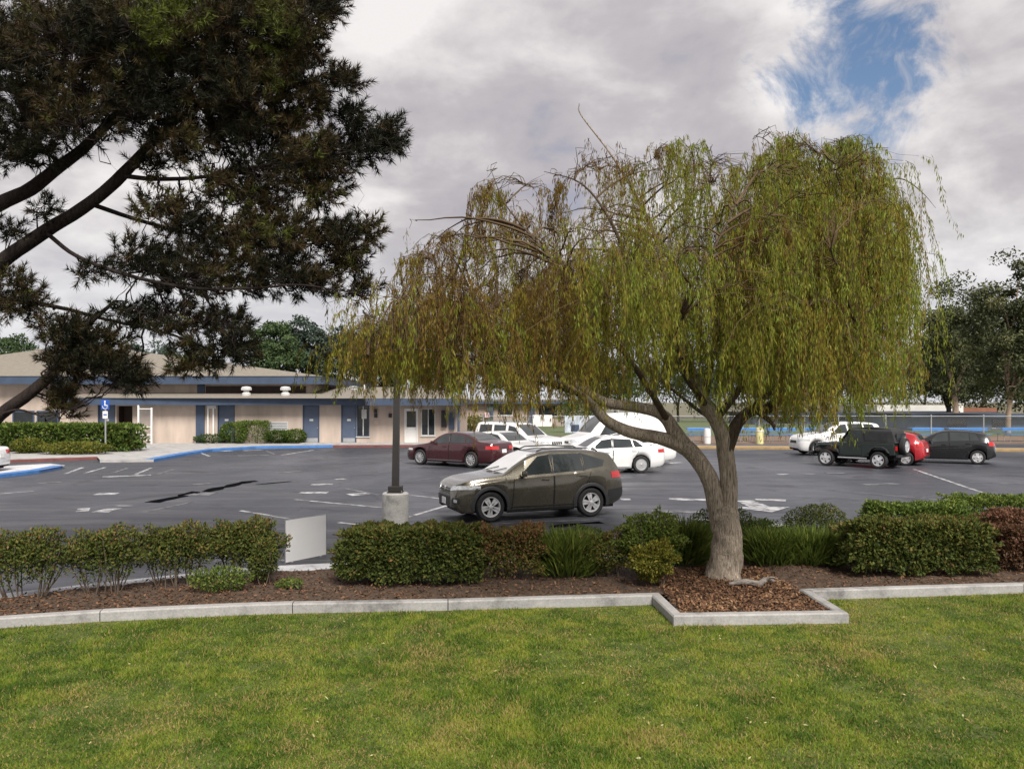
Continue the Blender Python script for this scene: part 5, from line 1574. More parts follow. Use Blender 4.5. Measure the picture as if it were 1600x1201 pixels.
# ------------------------------------------------------------------ the willow
TB = P(1131, 903, 0.09)
willow = empty("willow_tree", TB)
tag(willow, "forked weeping willow with drooping olive and brown strands in the kerbed planting bed", "tree")
WD = TB.y
o3 = Vector(TB)
def W(px, py, dd=0.0):
    """willow point at pixel (px,py), dd metres behind the trunk plane, in the tree's own frame"""
    return PD(px, py, WD + dd) - o3
def wtube(name, pxs, widths, n=12, wob=.10, sub=5, mat="willow_bark", parent=None):
    pts = catmull([W(*p) for p in pxs], sub)
    rs = np.interp(np.linspace(0, 1, len(pts)), np.linspace(0, 1, len(widths)), widths) * (WD / FPX) * .5
    return MB().tube(pts, list(rs), n, wob=wob).build(name, MAT[mat], parent or willow, smooth=70)
trunk = wtube("trunk", [(1130, 912), (1131, 892), (1136, 858), (1136, 832), (1131, 806), (1126, 790)], [62, 53, 48, 43, 45, 33], 20, .09, 7)
limbs = [
    ([(1125, 826), (1119, 790), (1110, 752), (1092, 720), (1068, 697), (1030, 684), (985, 675), (950, 658), (928, 636), (905, 615, -.4), (860, 590, -.8)], [29, 28, 27, 26, 26, 21, 19, 17, 15, 11, 7]),
    ([(1072, 700), (1055, 676), (1042, 655), (1022, 642), (985, 634), (945, 628), (900, 600, .3), (840, 560, .6), (760, 520, .8)], [26, 24, 20, 18, 17, 15, 12, 9, 5]),
    ([(1138, 826), (1139, 790), (1138, 755), (1135, 715), (1129, 680), (1118, 655), (1102, 632), (1085, 590, .2), (1060, 520, .5), (1040, 440, .7), (1020, 360, .8), (985, 290, .7), (950, 235, .6), (908, 180, .5), (905, 162, .5)], [28, 28, 27, 26, 25, 23, 21, 16, 11, 8, 6, 4.5, 3, 2, 1.2]),
    ([(1134, 705), (1146, 672), (1164, 648), (1182, 640), (1200, 638), (1222, 615, -.4), (1260, 560, -.6), (1300, 480, -.6), (1330, 390, -.4), (1340, 300, -.2), (1318, 230, 0)], [24, 20, 17, 16, 17, 14, 12, 10, 8, 6, 3]),
    ([(1100, 632), (1112, 560, 1.0), (1130, 470, 1.4), (1125, 380, 1.5), (1108, 300, 1.4), (1085, 225, 1.2)], [18, 15, 12, 9, 6, 3]),
    ([(1120, 655), (1165, 590, 1.2), (1195, 500, 1.6), (1215, 400, 1.6), (1228, 300, 1.4), (1232, 205, 1.2)], [16, 14, 11, 8, 6, 3]),
    ([(1042, 655), (1010, 600, -1.0), (960, 530, -1.8), (900, 450, -2.0), (840, 380, -1.8), (790, 320, -1.4), (768, 268, -1.2)], [14, 12, 10, 8, 6, 4, 2]),
    ([(945, 628), (880, 570, 1.4), (800, 500, 2.0), (720, 440, 2.0), (660, 430, 1.8), (615, 470, 1.6)], [12, 10, 8, 6, 4, 2]),
    ([(1085, 590, .2), (1040, 510, -1.0), (990, 420, -1.5), (945, 330, -1.5), (905, 285, -1.3), (850, 268, -1.2)], [13, 11, 9, 7, 5, 2]),
    ([(1200, 638), (1260, 590, 1.2), (1330, 520, 1.8), (1385, 440, 1.8), (1412, 370, 1.5)], [13, 11, 9, 6, 3]),
    ([(1164, 648), (1230, 590, -1.6), (1310, 520, -2.2), (1380, 470, -2.2), (1425, 450, -2.0)], [13, 11, 8, 6, 3]),
    ([(1102, 632), (1060, 560, -1.6), (1075, 460, -2.4), (1120, 380, -2.6), (1150, 320, -2.4)], [13, 11, 9, 6, 3]),
    ([(1340, 300, -.2), (1375, 285, -.2), (1410, 280, -.1), (1440, 300, 0), (1462, 325, 0)], [4, 3.5, 3, 2.4, 1.2]),
    ([(905, 615, -.4), (830, 590, -1.4), (740, 560, -2.0), (650, 545, -2.0), (575, 555, -1.8)], [11, 9, 7, 5, 2.5]),
    ([(1118, 655), (1090, 640, 1.5), (1040, 600, 2.6), (960, 540, 3.2), (880, 480, 3.4)], [12, 10, 8, 6, 3]),
    ([(1182, 640), (1205, 660, -.1), (1210, 672, -.1)], [14, 11, 6]),
]
limb_pts = []
for li, (pxs, wd) in enumerate(limbs):
    thin_ = li >= 4
    wtube("limb", pxs, [w * ((.8 - .42 * k_ / max(1, len(wd) - 1)) if thin_ else 1.0) for k_, w in enumerate(wd)], 10 if wd[0] > 20 else 7, .07, 5, "limb_bark" if thin_ or li == 3 else "willow_bark")
    if li != 12: limb_pts += [p for p in catmull([W(*p) for p in pxs], 6)[6:]]
LP = np.array([tuple(p) for p in limb_pts])
# surface roots
for pxs, wd in [([(1128, 905), (1112, 912), (1094, 917, -.2)], [26, 14, 5]), ([(1140, 905), (1153, 913), (1164, 918, -.15)], [24, 13, 5])]:
    wtube("root", pxs, wd, 8, .12, 4)
dw = empty("driftwood", P(1175, 916, .11))
tag(dw, "grey weathered piece of branch lying on the mulch right of the willow's foot", "branch")
MAT["grey_wood"] = bark_mat("grey_weathered_wood", (0.12, 0.105, 0.095), (0.40, 0.36, 0.33), (3, 8, 8))
MB().tube(catmull([(-.34, -.02, .04), (-.12, .0, .07), (.10, .0, .05), (.22, .06, .09), (.36, .10, .06)], 4), [.02, .03, .035, .04, .045, .045, .045, .04, .045, .05, .045, .04, .035, .03, .025, .022, .015], 8, wob=.2).build("main_stick", MAT["grey_wood"], dw, smooth=60)
MB().tube(catmull([(.20, .05, .08), (.27, .0, .13), (.36, -.02, .12)], 3), [.025, .022, .02, .018, .015, .012, .01], 6, wob=.2).build("side_stub", MAT["grey_wood"], dw, smooth=60)

top_px = np.array([535, 560, 600, 640, 690, 730, 760, 790, 830, 870, 910, 950, 1000, 1050, 1100, 1150, 1200, 1232, 1265, 1300, 1335, 1370, 1400, 1425, 1445, 1462])
top_py = np.array([560, 505, 440, 385, 335, 325, 262, 300, 285, 268, 240, 215, 222, 200, 205, 228, 222, 190, 232, 208, 202, 258, 310, 365, 425, 500])
bot_px = np.array([535, 600, 660, 720, 800, 860, 920, 1000, 1080, 1150, 1220, 1300, 1370, 1420, 1462])
bot_py = np.array([600, 608, 606, 625, 640, 642, 632, 628, 630, 628, 642, 645, 645, 615, 590])
def frame_of(px, dd):
    return (px - 800) / FPX * WD      # world x at trunk plane
strand_leaf = Cloud(); strand_stem = Ribbons(); twigs = Strips(); fine_twigs = Ribbons()
wr = np.random.default_rng(5)
def crown_point(px, dd, f):
    """point at crown fraction f (0 bottom .. 1 top) above pixel column px, dd metres behind the trunk plane"""
    ytop = np.interp(px, top_px, top_py); ybot = np.interp(px, bot_px, bot_py)
    dist_ = WD + min(dd, 0.0)
    ztop = EYE - (ytop - HORIZON) / FPX * dist_; zbot = EYE - (ybot - HORIZON) / FPX * WD
    dome = 1.0 * (math.sqrt(max(0.0, 1 - (dd / 3.9) ** 2)) * .80 + .20)
    zmax = zbot + (ztop - zbot) * dome
    return np.array([(px - 800) / FPX * dist_, WD + dd, zbot + .3 + (zmax - zbot - .3) * f]) - np.array(o3), zbot - o3[2], ztop - o3[2]
def rand_plan():
    px = wr.uniform(562, 1405)
    dmax = 3.6 * math.sqrt(max(0.03, 1 - ((px - 1010) / 470) ** 2))
    return px, wr.uniform(-1, 1) * dmax
# secondary boughs
sec = []
for _ in range(190):
    px, dd = rand_plan()
    A, zb_, zt_ = crown_point(px, dd, wr.uniform(.45, .97))
    dv_ = np.linalg.norm((LP - A) * np.array([1, 1, 1.1]), axis=1) + np.where(LP[:, 2] > A[2] - .1, .8, 0)
    B0 = LP[int(np.argmin(dv_))]
    ll = np.linalg.norm(A - B0)
    if ll < .35 or ll > 3.2: continue
    m = 9
    s_ = np.linspace(0, 1, m)[:, None]
    c_ = B0 + (A - B0) * s_ + np.array([0, 0, 1.0]) * np.sin(s_ * math.pi) * .12 * ll
    wob_ = np.cumsum(wr.normal(size=(m, 3)) * .035, axis=0); wob_[0] = 0
    c_ = c_ + wob_ * s_
    twigs.add(c_, .011 + .009 * ll, .006)
    sec.append(c_[2:])
LP2 = np.concatenate([LP] + sec)
NSTR = 5450
made = 0
plumes = [(762, -.6), (752, .3), (775, .0), (700, .6), (650, .2), (640, -.4), (870, -.8), (1000, .5), (1050, .4), (1062, -.3), (1105, .9), (1095, .2), (1225, .8), (1234, .2), (1240, -.4), (1228, .0), (1300, .2), (1312, -.3), (1335, .1), (1340, .5), (1322, .0), (1368, .2), (1372, -.4), (1395, .1), (1200, .3), (1270, .2), (1405, -.2), (1350, -.5)]
while made < NSTR:
    # one plume: a cluster of strands hanging from neighbouring twigs
    forced = bool(plumes)
    cpx, cdd = plumes.pop() if forced else rand_plan()
    right_ = wr.random() < np.clip((cpx - 1080) / 220, 0, 1)
    cf = wr.random() ** (0.50 if right_ else 0.58)
    if forced: cf = .97
    CA, czb, czt = crown_point(cpx, cdd, cf)
    frac = (CA[2] - czb) / (czt - czb)
    dens = 1.0 - .38 * max(0, frac - .5) / .5
    if 800 < cpx < 1150: dens *= 1.0 - .52 * min(1, max(0, frac - .48) / .35)
    if cpx < 830: dens *= 1.0 - .55 * min(1, max(0, frac - .5) / .4)
    if not forced and (wr.random() > dens or np.min(np.linalg.norm((LP2 - CA) * np.array([1, 1, 1.2]), axis=1)) > 1.2): continue
    cn = int(wr.integers(8, 26)); cr = wr.uniform(.10, .17) if forced else wr.uniform(.14, .40)
    clen = wr.uniform(.6, 2.3) if cf < .75 else wr.uniform(.45, 1.7)
    if forced: clen = wr.uniform(.8, 1.6)
    if right_: clen = wr.uniform(1.0, 3.2)
    cbot = wr.normal() * .22
    reg = vnoise(np.array([CA[0] + 20]), np.array([CA[2] * 1.6 + cdd * .9 + 30]), .9, 61)[0]
    ctint = .57 + .22 * (cpx - 1000) / 460 - .20 * (frac - .4) + .42 * (reg - .5) + wr.normal() * .16
    bare_ = frac > .58 and cpx < 1150 and not forced
    for _ in range(cn):
        A = CA + wr.normal(size=3) * np.array([cr, cr, cr * .55])
        A[2] = min(A[2], czt - (.10 + .10 * wr.random() if forced else .16 + .22 * wr.random()))
        za = A[2]
        dist = np.linalg.norm((LP2 - A) * np.array([1, 1, 1.2]), axis=1)
        j = int(np.argmin(dist))
        B0 = LP2[j]
        out = A - B0; out[2] = 0
        on = np.linalg.norm(out)
        rnd_ = wr.normal(size=3) * np.array([1, 1, 0])
        outd = unit((out / on if on > .05 else 0 * out) + rnd_ * .6)
        m = 5
        s_ = np.linspace(0, 1, m)[:, None]
        arch = B0 + (A - B0) * s_ + np.array([0, 0, 1.0]) * (np.sin(s_ * math.pi) * .14 * min(1.2, dist[j]))
        arch[1:-1] += wr.normal(size=(m - 2, 3)) * .04
        fine_twigs.add(arch, .0055, .0035)
        maxlen = (za - czb) + cbot + wr.normal() * .15
        Ls = max(.22, min(maxlen, clen * wr.uniform(.55, 1.15)))
        n = max(4, int(Ls / .17))
        s_ = np.linspace(0, Ls, n)
        side = wr.normal(size=3) * .09; side[2] = 0
        reach = wr.uniform(.03, .26)
        curve = A + outd * (reach * (1 - np.exp(-s_ * 2.6)))[:, None] + side * s_[:, None] + np.array([0, 0, 1.0]) * (-s_ + .20 * (1 - np.exp(-s_ * 5)))[:, None]
        curve[:, 0] += .035 * np.sin(s_ * 4 + wr.uniform(0, 6)); curve[:, 1] += .035 * np.sin(s_ * 4 + wr.uniform(0, 6))
        strand_stem.add(curve, .0032, .0018)
        nl = int(Ls / (.030 if bare_ else .0165))
        q = np.sort(wr.random(nl)) * Ls
        C = np.stack([np.interp(q, s_, curve[:, k]) for k in range(3)], 1) + wr.normal(size=(nl, 3)) * .018
        az = wr.uniform(0, 2 * math.pi, nl)
        spread = wr.uniform(.05, .55, nl)
        T = np.stack([np.cos(az) * spread, np.sin(az) * spread, -np.ones(nl)], 1)
        N = np.stack([np.cos(az + wr.normal(size=nl) * .9), np.sin(az + wr.normal(size=nl) * .9), .4 + wr.normal(size=nl) * .5], 1)
        strand_leaf.add(C, T, N, wr.uniform(.050, .095, nl), wr.uniform(.0095, .0155, nl), ctint + wr.normal() * .06 + wr.normal(size=nl) * .09)
        made += 1
MAT["willow_leaf"] = leafmat("willow_leaf", [(0.0, (0.100, 0.055, 0.018)), (0.22, (0.205, 0.130, 0.030)), (0.42, (0.250, 0.205, 0.031)), (0.62, (0.215, 0.230, 0.030)), (0.82, (0.175, 0.240, 0.032)), (1.0, (0.29, 0.31, 0.055))], 0.38, 0.55)
strand_leaf.build("crown", MAT["willow_leaf"], willow)
o = strand_stem.build("strand_stems", MAT["twig"], willow); o["kind"] = "stuff"
o = twigs.build("boughs", MAT["twig"], willow); o["kind"] = "stuff"
o = fine_twigs.build("twigs", MAT["twig"], willow); o["kind"] = "stuff"

# ------------------------------------------------------------------ the pine at the left
PB = Vector((-9.4, 11.6, 0.05))
pine = empty("pine_tree", PB)
tag(pine, "big dark pine with long needled boughs hanging in from the left picture edge", "tree")
PDist = 11.4
def Q(px, py, dd=0.0):
    return PD(px, py, PDist + dd) - PB
MB().tube(catmull([(0, 0, -.1), (.05, 0, 1.2), (-.1, .1, 3.0), (.1, .1, 5.5), (.0, .2, 8.0), (.1, .1, 11.0)], 6), [.42] * 6 + list(np.linspace(.38, .10, 25)), 18, wob=.08).build("trunk", MAT["dark_bark"], pine, smooth=70)
pine_limbs = [
    ([(-120, 560, .2), (-40, 460), (0, 412), (70, 362), (140, 318), (190, 275), (222, 240), (262, 200), (320, 160), (400, 130), (480, 140)], [44, 36, 30, 27, 25, 24, 20, 15, 11, 8, 4]),
    ([(-140, 420, .2), (-60, 350, .2), (0, 318, .2), (48, 295, .2), (90, 262, .2), (130, 232, .2), (190, 170, .3), (250, 90, .4), (320, 20, .4)], [44, 36, 30, 27, 25, 22, 16, 11, 6]),
    ([(-120, 760, -.3), (-40, 690, -.3), (0, 648, -.3), (45, 615, -.3), (85, 580, -.3), (112, 540, -.3), (140, 505, -.2), (180, 470, 0)], [30, 27, 25, 23, 21, 16, 11, 6]),
    ([(190, 275), (250, 280, -.3), (330, 275, -.5), (430, 255, -.6), (530, 240, -.6), (600, 220, -.6)], [14, 12, 10, 8, 6, 3]),
    ([(140, 318), (220, 345, .5), (320, 370, .7), (430, 385, .8), (520, 375, .8), (575, 360, .8)], [14, 12, 10, 7, 5, 3]),
    ([(70, 362), (120, 400, -.4), (200, 430, -.8), (300, 450, -1.0), (400, 450, -1.0), (470, 445, -1.0), (565, 460, -.9)], [13, 11, 10, 8, 6, 4, 2]),
    ([(-100, 500, .6), (0, 470, .6), (90, 480, .6), (170, 500, .5), (260, 520, .5), (330, 545, .5), (380, 545, .5)], [16, 14, 12, 9, 7, 5, 3]),
    ([(-140, 180, .3), (-40, 120, .3), (60, 70, .4), (160, 20, .5), (260, -40, .5)], [34, 28, 22, 16, 8]),
    ([(222, 240), (290, 190, .9), (370, 110, 1.2), (440, 60, 1.3), (500, 20, 1.3)], [12, 10, 8, 6, 3]),
    ([(0, 648, -.3), (30, 640, -.6), (70, 650, -.7), (105, 640, -.7)], [8, 6, 4, 2]),
]
plimb = []
for pxs, wd in pine_limbs:
    pts = catmull([Q(*p) for p in pxs], 5)
    rs = np.interp(np.linspace(0, 1, len(pts)), np.linspace(0, 1, len(wd)), wd) * PDist / FPX * .5 * (.76 if wd[0] > 20 else .55)
    MB().tube(pts, list(rs), 9, wob=.06).build("limb", MAT["dark_bark"], pine, smooth=70)
    plimb += [tuple(p) for p in pts[5:]]
PL = np.array(plimb)
# needle masses: (px, py, half width px, half height px, depth spread m, shoots)
masses = [(60, 60, 120, 90, 1.3, 150), (200, 40, 110, 80, 1.4, 150), (330, 40, 90, 75, 1.3, 130), (440, 30, 75, 60, 1.1, 100), (500, 12, 36, 26, .6, 26),
    (90, 170, 120, 70, 1.3, 130), (230, 140, 90, 70, 1.2, 110), (350, 130, 95, 70, 1.2, 130), (450, 110, 60, 60, .9, 70), (535, 130, 26, 14, .4, 14), (490, 160, 22, 22, .4, 12),
    (30, 235, 55, 30, .9, 34), (280, 220, 70, 40, .9, 56), (370, 200, 60, 34, .9, 46), (440, 190, 40, 26, .7, 26),
    (430, 260, 75, 42, .9, 66), (510, 245, 60, 42, .8, 60), (580, 225, 36, 30, .6, 34), (612, 215, 12, 24, .3, 10), (545, 185, 18, 20, .3, 12), (350, 290, 55, 30, .8, 32), (500, 300, 40, 22, .6, 26), (400, 310, 45, 24, .6, 30),
    (260, 330, 60, 26, .9, 30), (330, 370, 85, 36, 1.0, 66), (440, 370, 70, 40, .9, 66), (530, 375, 42, 34, .7, 40), (575, 365, 14, 18, .3, 10), (545, 415, 30, 14, .4, 12),
    (215, 405, 50, 28, .9, 30), (140, 425, 36, 12, .6, 8), (300, 430, 85, 36, 1.0, 64), (410, 430, 70, 36, .9, 54), (490, 440, 50, 26, .7, 34), (560, 455, 24, 10, .4, 8),
    (30, 475, 55, 28, .9, 30), (15, 440, 26, 10, .5, 7), (105, 512, 46, 16, .7, 16), (200, 490, 46, 16, .7, 16), (260, 500, 50, 24, .8, 28), (340, 510, 50, 30, .8, 36), (360, 545, 34, 22, .6, 24), (300, 555, 30, 18, .5, 16),
    (130, 540, 70, 32, .9, 56), (170, 575, 55, 28, .7, 40), (100, 575, 36, 26, .6, 26), (205, 590, 22, 20, .4, 14), (90, 615, 26, 28, .4, 16), (100, 645, 22, 14, .3, 8), (280, 575, 20, 12, .3, 7), (320, 568, 18, 10, .3, 6),
    (15, 360, 30, 12, .5, 8), (70, 330, 30, 10, .4, 6), (230, 265, 24, 14, .4, 8), (-60, 120, 80, 140, 1.2, 60), (-60, 450, 70, 60, 1.0, 30)]
needles_V, needles_t = [], []
shoots = Ribbons()
pr = np.random.default_rng(9)
for (mx_, my_, hx_, hy_, ds, n) in masses:
    # boughs that carry this mass
    boughs = []
    for _ in range(3 + n // 14):
        d_ = unit(pr.normal(size=3)) * pr.uniform(.3, .95)
        A = np.array(Q(mx_ + d_[0] * hx_, my_ + d_[2] * hy_, d_[1] * ds - .2))
        dist = np.linalg.norm(PL - A, axis=1) + np.where(PL[:, 0] > A[0], .7, 0)
        B0 = PL[int(np.argmin(dist))]
        if np.linalg.norm(A - B0) > 1.25: B0 = A + (B0 - A) / np.linalg.norm(A - B0) * .8
        m = 7
        s_ = np.linspace(0, 1, m)[:, None]
        c_ = B0 + (A - B0) * s_ + np.array([0, 0, -1.0]) * np.sin(s_ * math.pi) * .08 * np.linalg.norm(A - B0)
        c_[1:-1] += pr.normal(size=(m - 2, 3)) * .03
        shoots.add(c_, .016, .006)
        boughs.append(c_[2:])
    BP = np.concatenate(boughs)
    for _ in range(int(n * (4.0 if my_ < 210 else 3.0))):
        d_ = unit(pr.normal(size=3)) * pr.random() ** .45
        px, py, dd = mx_ + d_[0] * hx_, my_ + d_[2] * hy_, d_[1] * ds
        A = np.array(Q(px, py, dd - .35))
        B0 = BP[int(np.argmin(np.linalg.norm(BP - A, axis=1)))]
        dirv = A - B0
        ll = np.linalg.norm(dirv)
        if ll > .55:                       # keep tufts close to their bough
            A = B0 + dirv / ll * pr.uniform(.2, .6)
        dirn = unit(unit(dirv) * .6 + np.array([0.35, 0, .30]) + pr.normal(size=3) * .5)
        sl = pr.uniform(.12, .28)
        shoots.add(np.array([B0, (B0 + A) / 2 + pr.normal(size=3) * .02, A, A + dirn * sl]), .006, .004)
        k = 50
        s_ = pr.random(k) ** .7
        C = A + dirn * (s_ * sl)[:, None]
        rnd = unit(pr.normal(size=(k, 3)))
        perp = unit(rnd - (rnd @ dirn)[:, None] * dirn)
        T = unit(perp * .95 + dirn * (.35 + .75 * s_)[:, None])
        Ln = pr.uniform(.07, .13, k)[:, None]
        S = unit(np.cross(T, pr.normal(size=(k, 3)))) * .0056
        V = np.stack([C - S, C + S, C + T * Ln], 1).reshape(-1, 3)
        needles_V.append(V)
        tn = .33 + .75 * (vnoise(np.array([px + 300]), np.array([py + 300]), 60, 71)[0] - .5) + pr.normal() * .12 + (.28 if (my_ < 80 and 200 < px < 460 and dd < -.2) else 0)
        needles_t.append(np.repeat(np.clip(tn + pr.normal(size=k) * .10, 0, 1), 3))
V = np.concatenate(needles_V)
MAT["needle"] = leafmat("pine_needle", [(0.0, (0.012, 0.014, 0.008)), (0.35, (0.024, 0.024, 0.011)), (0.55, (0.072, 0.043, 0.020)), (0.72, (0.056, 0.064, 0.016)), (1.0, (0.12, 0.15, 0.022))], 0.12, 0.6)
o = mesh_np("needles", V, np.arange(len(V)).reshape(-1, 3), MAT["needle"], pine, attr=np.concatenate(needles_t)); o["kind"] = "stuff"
o = shoots.build("twigs", MAT["dark_bark"], pine); o["kind"] = "stuff"

# ------------------------------------------------------------------ shrubs
SHRUB = {
    "glossy": leafmat("glossy_shrub_leaf", [(0, (0.028, 0.042, 0.012)), (.35, (0.056, 0.080, 0.018)), (.65, (0.11, 0.125, 0.026)), (.85, (0.17, 0.135, 0.040)), (1, (0.22, 0.11, 0.055))], .22, .6),
    "green": leafmat("green_shrub_leaf", [(0, (0.030, 0.055, 0.013)), (.4, (0.072, 0.115, 0.022)), (.8, (0.14, 0.19, 0.036)), (1, (0.22, 0.24, 0.05))], .25, .5),
    "yellow": leafmat("yellow_green_leaf", [(0, (0.05, 0.07, 0.012)), (.45, (0.12, 0.13, 0.022)), (.8, (0.22, 0.20, 0.032)), (1, (0.30, 0.24, 0.04))], .25, .5),
    "russet": leafmat("russet_leaf", [(0, (0.045, 0.030, 0.016)), (.4, (0.095, 0.055, 0.028)), (.75, (0.16, 0.075, 0.045)), (1, (0.22, 0.12, 0.075))], .2, .55),
}
br = np.random.default_rng(17)
def shrub(name, label, cat, ctr, rx, ry, h, n, leaf, mat, tint=(.45, .2), shape="box", lift=0.0, stems=6, group=None, rz=0.0, fill=.55, topbias=.25, strappy=False, stem_r=.012, lump=.24):
    if strappy: rx *= 1.2; h *= 1.3
    elif shape == "dome": rx *= 1.24; h *= 1.18
    else: rx *= 1.07; h *= 1.07
    e_ = empty(name, ctr, rz)
    tag(e_, label, cat, group)
    cl = Cloud()
    d_ = unit(br.normal(size=(n, 3)) + (np.array([0, 0, .45]) if fill > .9 else 0))
    if shape == "box":      # superellipsoid
        d_ = br.uniform(-1, 1, (n, 3))
        ar = np.array([ry * h * .5, rx * h * .5, rx * ry]); ar[2] *= .8
        ax_ = br.choice(3, n, p=ar / ar.sum())
        sg_ = np.where(br.random(n) < .5, -1.0, 1.0)
        sg_[ax_ == 2] = 1.0
        d_[np.arange(n), ax_] = sg_
        m_ = (np.abs(d_[:, 0]) ** 9 + np.abs(d_[:, 1]) ** 9 + np.abs(d_[:, 2]) ** 9) ** (1 / 9)
        d_ = d_ / m_[:, None]
    r = 1 - fill * br.random(n) ** 1.8
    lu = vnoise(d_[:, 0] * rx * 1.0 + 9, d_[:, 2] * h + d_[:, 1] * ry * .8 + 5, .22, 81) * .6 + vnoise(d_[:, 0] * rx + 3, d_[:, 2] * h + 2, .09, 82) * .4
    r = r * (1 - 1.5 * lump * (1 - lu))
    Pn = d_ * r[:, None]
    C = np.stack([Pn[:, 0] * rx, Pn[:, 1] * ry, lift + (h - lift) * (Pn[:, 2] * .5 + .5)], 1)
    if strappy:
        a = br.uniform(0, 2 * math.pi, n); rr = np.sqrt(br.random(n)) * .8
        C = np.stack([np.cos(a) * rr * rx, np.sin(a) * rr * ry, br.random(n) * h * .55], 1)
        outw = np.stack([np.cos(a) * rr * 1.1, np.sin(a) * rr * 1.1, np.ones(n)], 1) + br.normal(size=(n, 3)) * .35
        T, N = outw, br.normal(size=(n, 3))
        Ls, Ws = br.uniform(leaf * 3.0, leaf * 6.5, n), br.uniform(leaf * .25, leaf * .45, n)
    else:
        T = unit(d_ * .7 + np.array([0, 0, .35]) + br.normal(size=(n, 3)) * .7)
        N = unit(d_ + br.normal(size=(n, 3)) * .6 + np.array([0, 0, .4]))
        Ls, Ws = br.uniform(leaf * .7, leaf * 1.4, n), br.uniform(leaf * .40, leaf * .75, n)
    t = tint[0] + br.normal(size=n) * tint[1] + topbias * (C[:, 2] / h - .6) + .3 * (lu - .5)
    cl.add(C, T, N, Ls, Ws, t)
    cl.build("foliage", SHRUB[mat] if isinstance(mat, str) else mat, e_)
    for k in range(stems):
        a = br.uniform(0, 2 * math.pi); q = br.uniform(.2, .75)
        b0 = Vector((math.cos(a) * rx * .25, math.sin(a) * ry * .25, -.05))
        b1 = Vector((math.cos(a) * rx * q + br.normal() * .05, math.sin(a) * ry * q, h * br.uniform(.6, .9)))
        mdp = b0.lerp(b1, .45) + Vector((br.normal() * .05, br.normal() * .05, .02))
        MB().tube(catmull([b0, mdp, b1], 4), list(np.linspace(stem_r, stem_r * .4, 9)), 5).build("stem", MAT["shrub_stem"], e_)
    return e_
def at_bed(px, py):     # foot of a shrub on the bed
    p = P(px, py, .09)
    return p
def row_shrub(px0, px1, foot, top, *a, depth=.42, **k):
    pm_ = (px0 + px1) / 2
    p = at_bed(pm_, foot)
    sc_ = p.y / FPX
    p.y += depth
    return p, (px1 - px0) / 2 * sc_, (foot - top) * sc_ * 1.03

# open-stemmed hedge at left: four plants
G1 = "open stemmed shrubs in the left hedge"
for px0, px1, foot, top, lab, n in [
    (-70, 85, 946, 846, "leggy hedge shrub with bare stems at the left picture edge", 5200),
    (78, 198, 938, 842, "leggy hedge shrub with bare stems, second from the left picture edge", 4600),
    (185, 318, 926, 836, "leggy hedge shrub, third from the left, with grey stems showing", 5600),
    (300, 428, 915, 828, "bushier hedge shrub at the end of the left hedge beside the blank board", 7600)]:
    p, rx, h = row_shrub(px0, px1, foot, top, depth=.4)
    shrub("hedge_shrub", lab, "shrub", p, rx * 1.28, .44, h * 1.04, int(n * 1.55), .044, "glossy", (.50, .22), "dome", lift=h * .06, stems=17, group=G1, fill=.95, stem_r=.010, lump=.42)
p, rx, h = row_shrub(375, 422, 926, 855)
shrub("hedge_shrub", "narrow upright shrub touching the blank board's left side", "shrub", p, rx, .25, h, 2600, .04, "glossy", (.5, .2), "dome", lift=.05, stems=4, group=G1, lump=.3)
p, rx, h = row_shrub(285, 385, 932, 895, depth=.25)
shrub("low_shrub", "low bright green shrublet at the foot of the left hedge", "shrub", p, rx, .22, h, 2200, .035, "green", (.6, .2), "dome", stems=2)
p, rx, h = row_shrub(425, 470, 925, 908, depth=.15)
shrub("weed_clump", "tiny green weed clump in the mulch below the blank board", "plant", p, rx, .12, h, 500, .035, "green", (.65, .2), "dome", stems=1)
# dense hedge in the middle
p, rx, h = row_shrub(508, 765, 922, 833, depth=.45)
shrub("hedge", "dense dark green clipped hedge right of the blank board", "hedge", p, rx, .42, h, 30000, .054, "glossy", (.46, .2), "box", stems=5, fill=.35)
p, rx, h = row_shrub(730, 862, 916, 832, depth=.5)
shrub("hedge", "russet half bare hedge section below the olive crossover's front wheel", "hedge", p, rx, .40, h, 10000, .046, "glossy", (.80, .20), "box", stems=22, fill=.7, lump=.32)
# mixed shrubs around the trunk
p, rx, h = row_shrub(842, 938, 908, 836, depth=.35)
shrub("strappy_plant", "bright green strappy leaved clump next to the russet hedge", "plant", p, rx, .34, h * .95, 2600, .066, "green", (.80, .2), strappy=True, stems=0)
p, rx, h = row_shrub(905, 1005, 912, 838, depth=.4)
shrub("shrub", "grey green bush between the strappy clump and the yellow shrub", "shrub", p, rx, .34, h, 5000, .040, "glossy", (.66, .2), "dome", stems=4, lump=.4)
p, rx, h = row_shrub(965, 1085, 916, 812, depth=.45)
shrub("shrub", "tall yellow green shrub just left of the willow trunk", "shrub", p, rx, .36, h, 9500, .044, "green", (.70, .2), "dome", stems=5, lump=.42)
p, rx, h = row_shrub(985, 1062, 922, 852, depth=.12)
shrub("shrub", "low yellow leaved shrub in front of the tall green one", "shrub", p, rx * 1.1, .28, h * 1.05, 5200, .044, "yellow", (.60, .22), "dome", stems=3, lump=.46)
p, rx, h = row_shrub(1045, 1118, 895, 824, depth=.55)
shrub("strappy_plant", "green leafy clump touching the left side of the willow trunk", "plant", p, rx, .30, h, 2200, .062, "green", (.75, .2), strappy=True, stems=0)
p, rx, h = row_shrub(1098, 1206, 888, 814, depth=.95)
shrub("shrub", "dark rounded bush directly behind the willow trunk", "shrub", p, rx, .42, h, 7500, .036, "glossy", (.35, .18), "dome", stems=4, lump=.14)
p, rx, h = row_shrub(1178, 1266, 890, 838, depth=.4)
shrub("strappy_plant", "low green strappy clump right of the willow trunk", "plant", p, rx, .32, h, 2600, .060, "green", (.70, .2), strappy=True, stems=0)
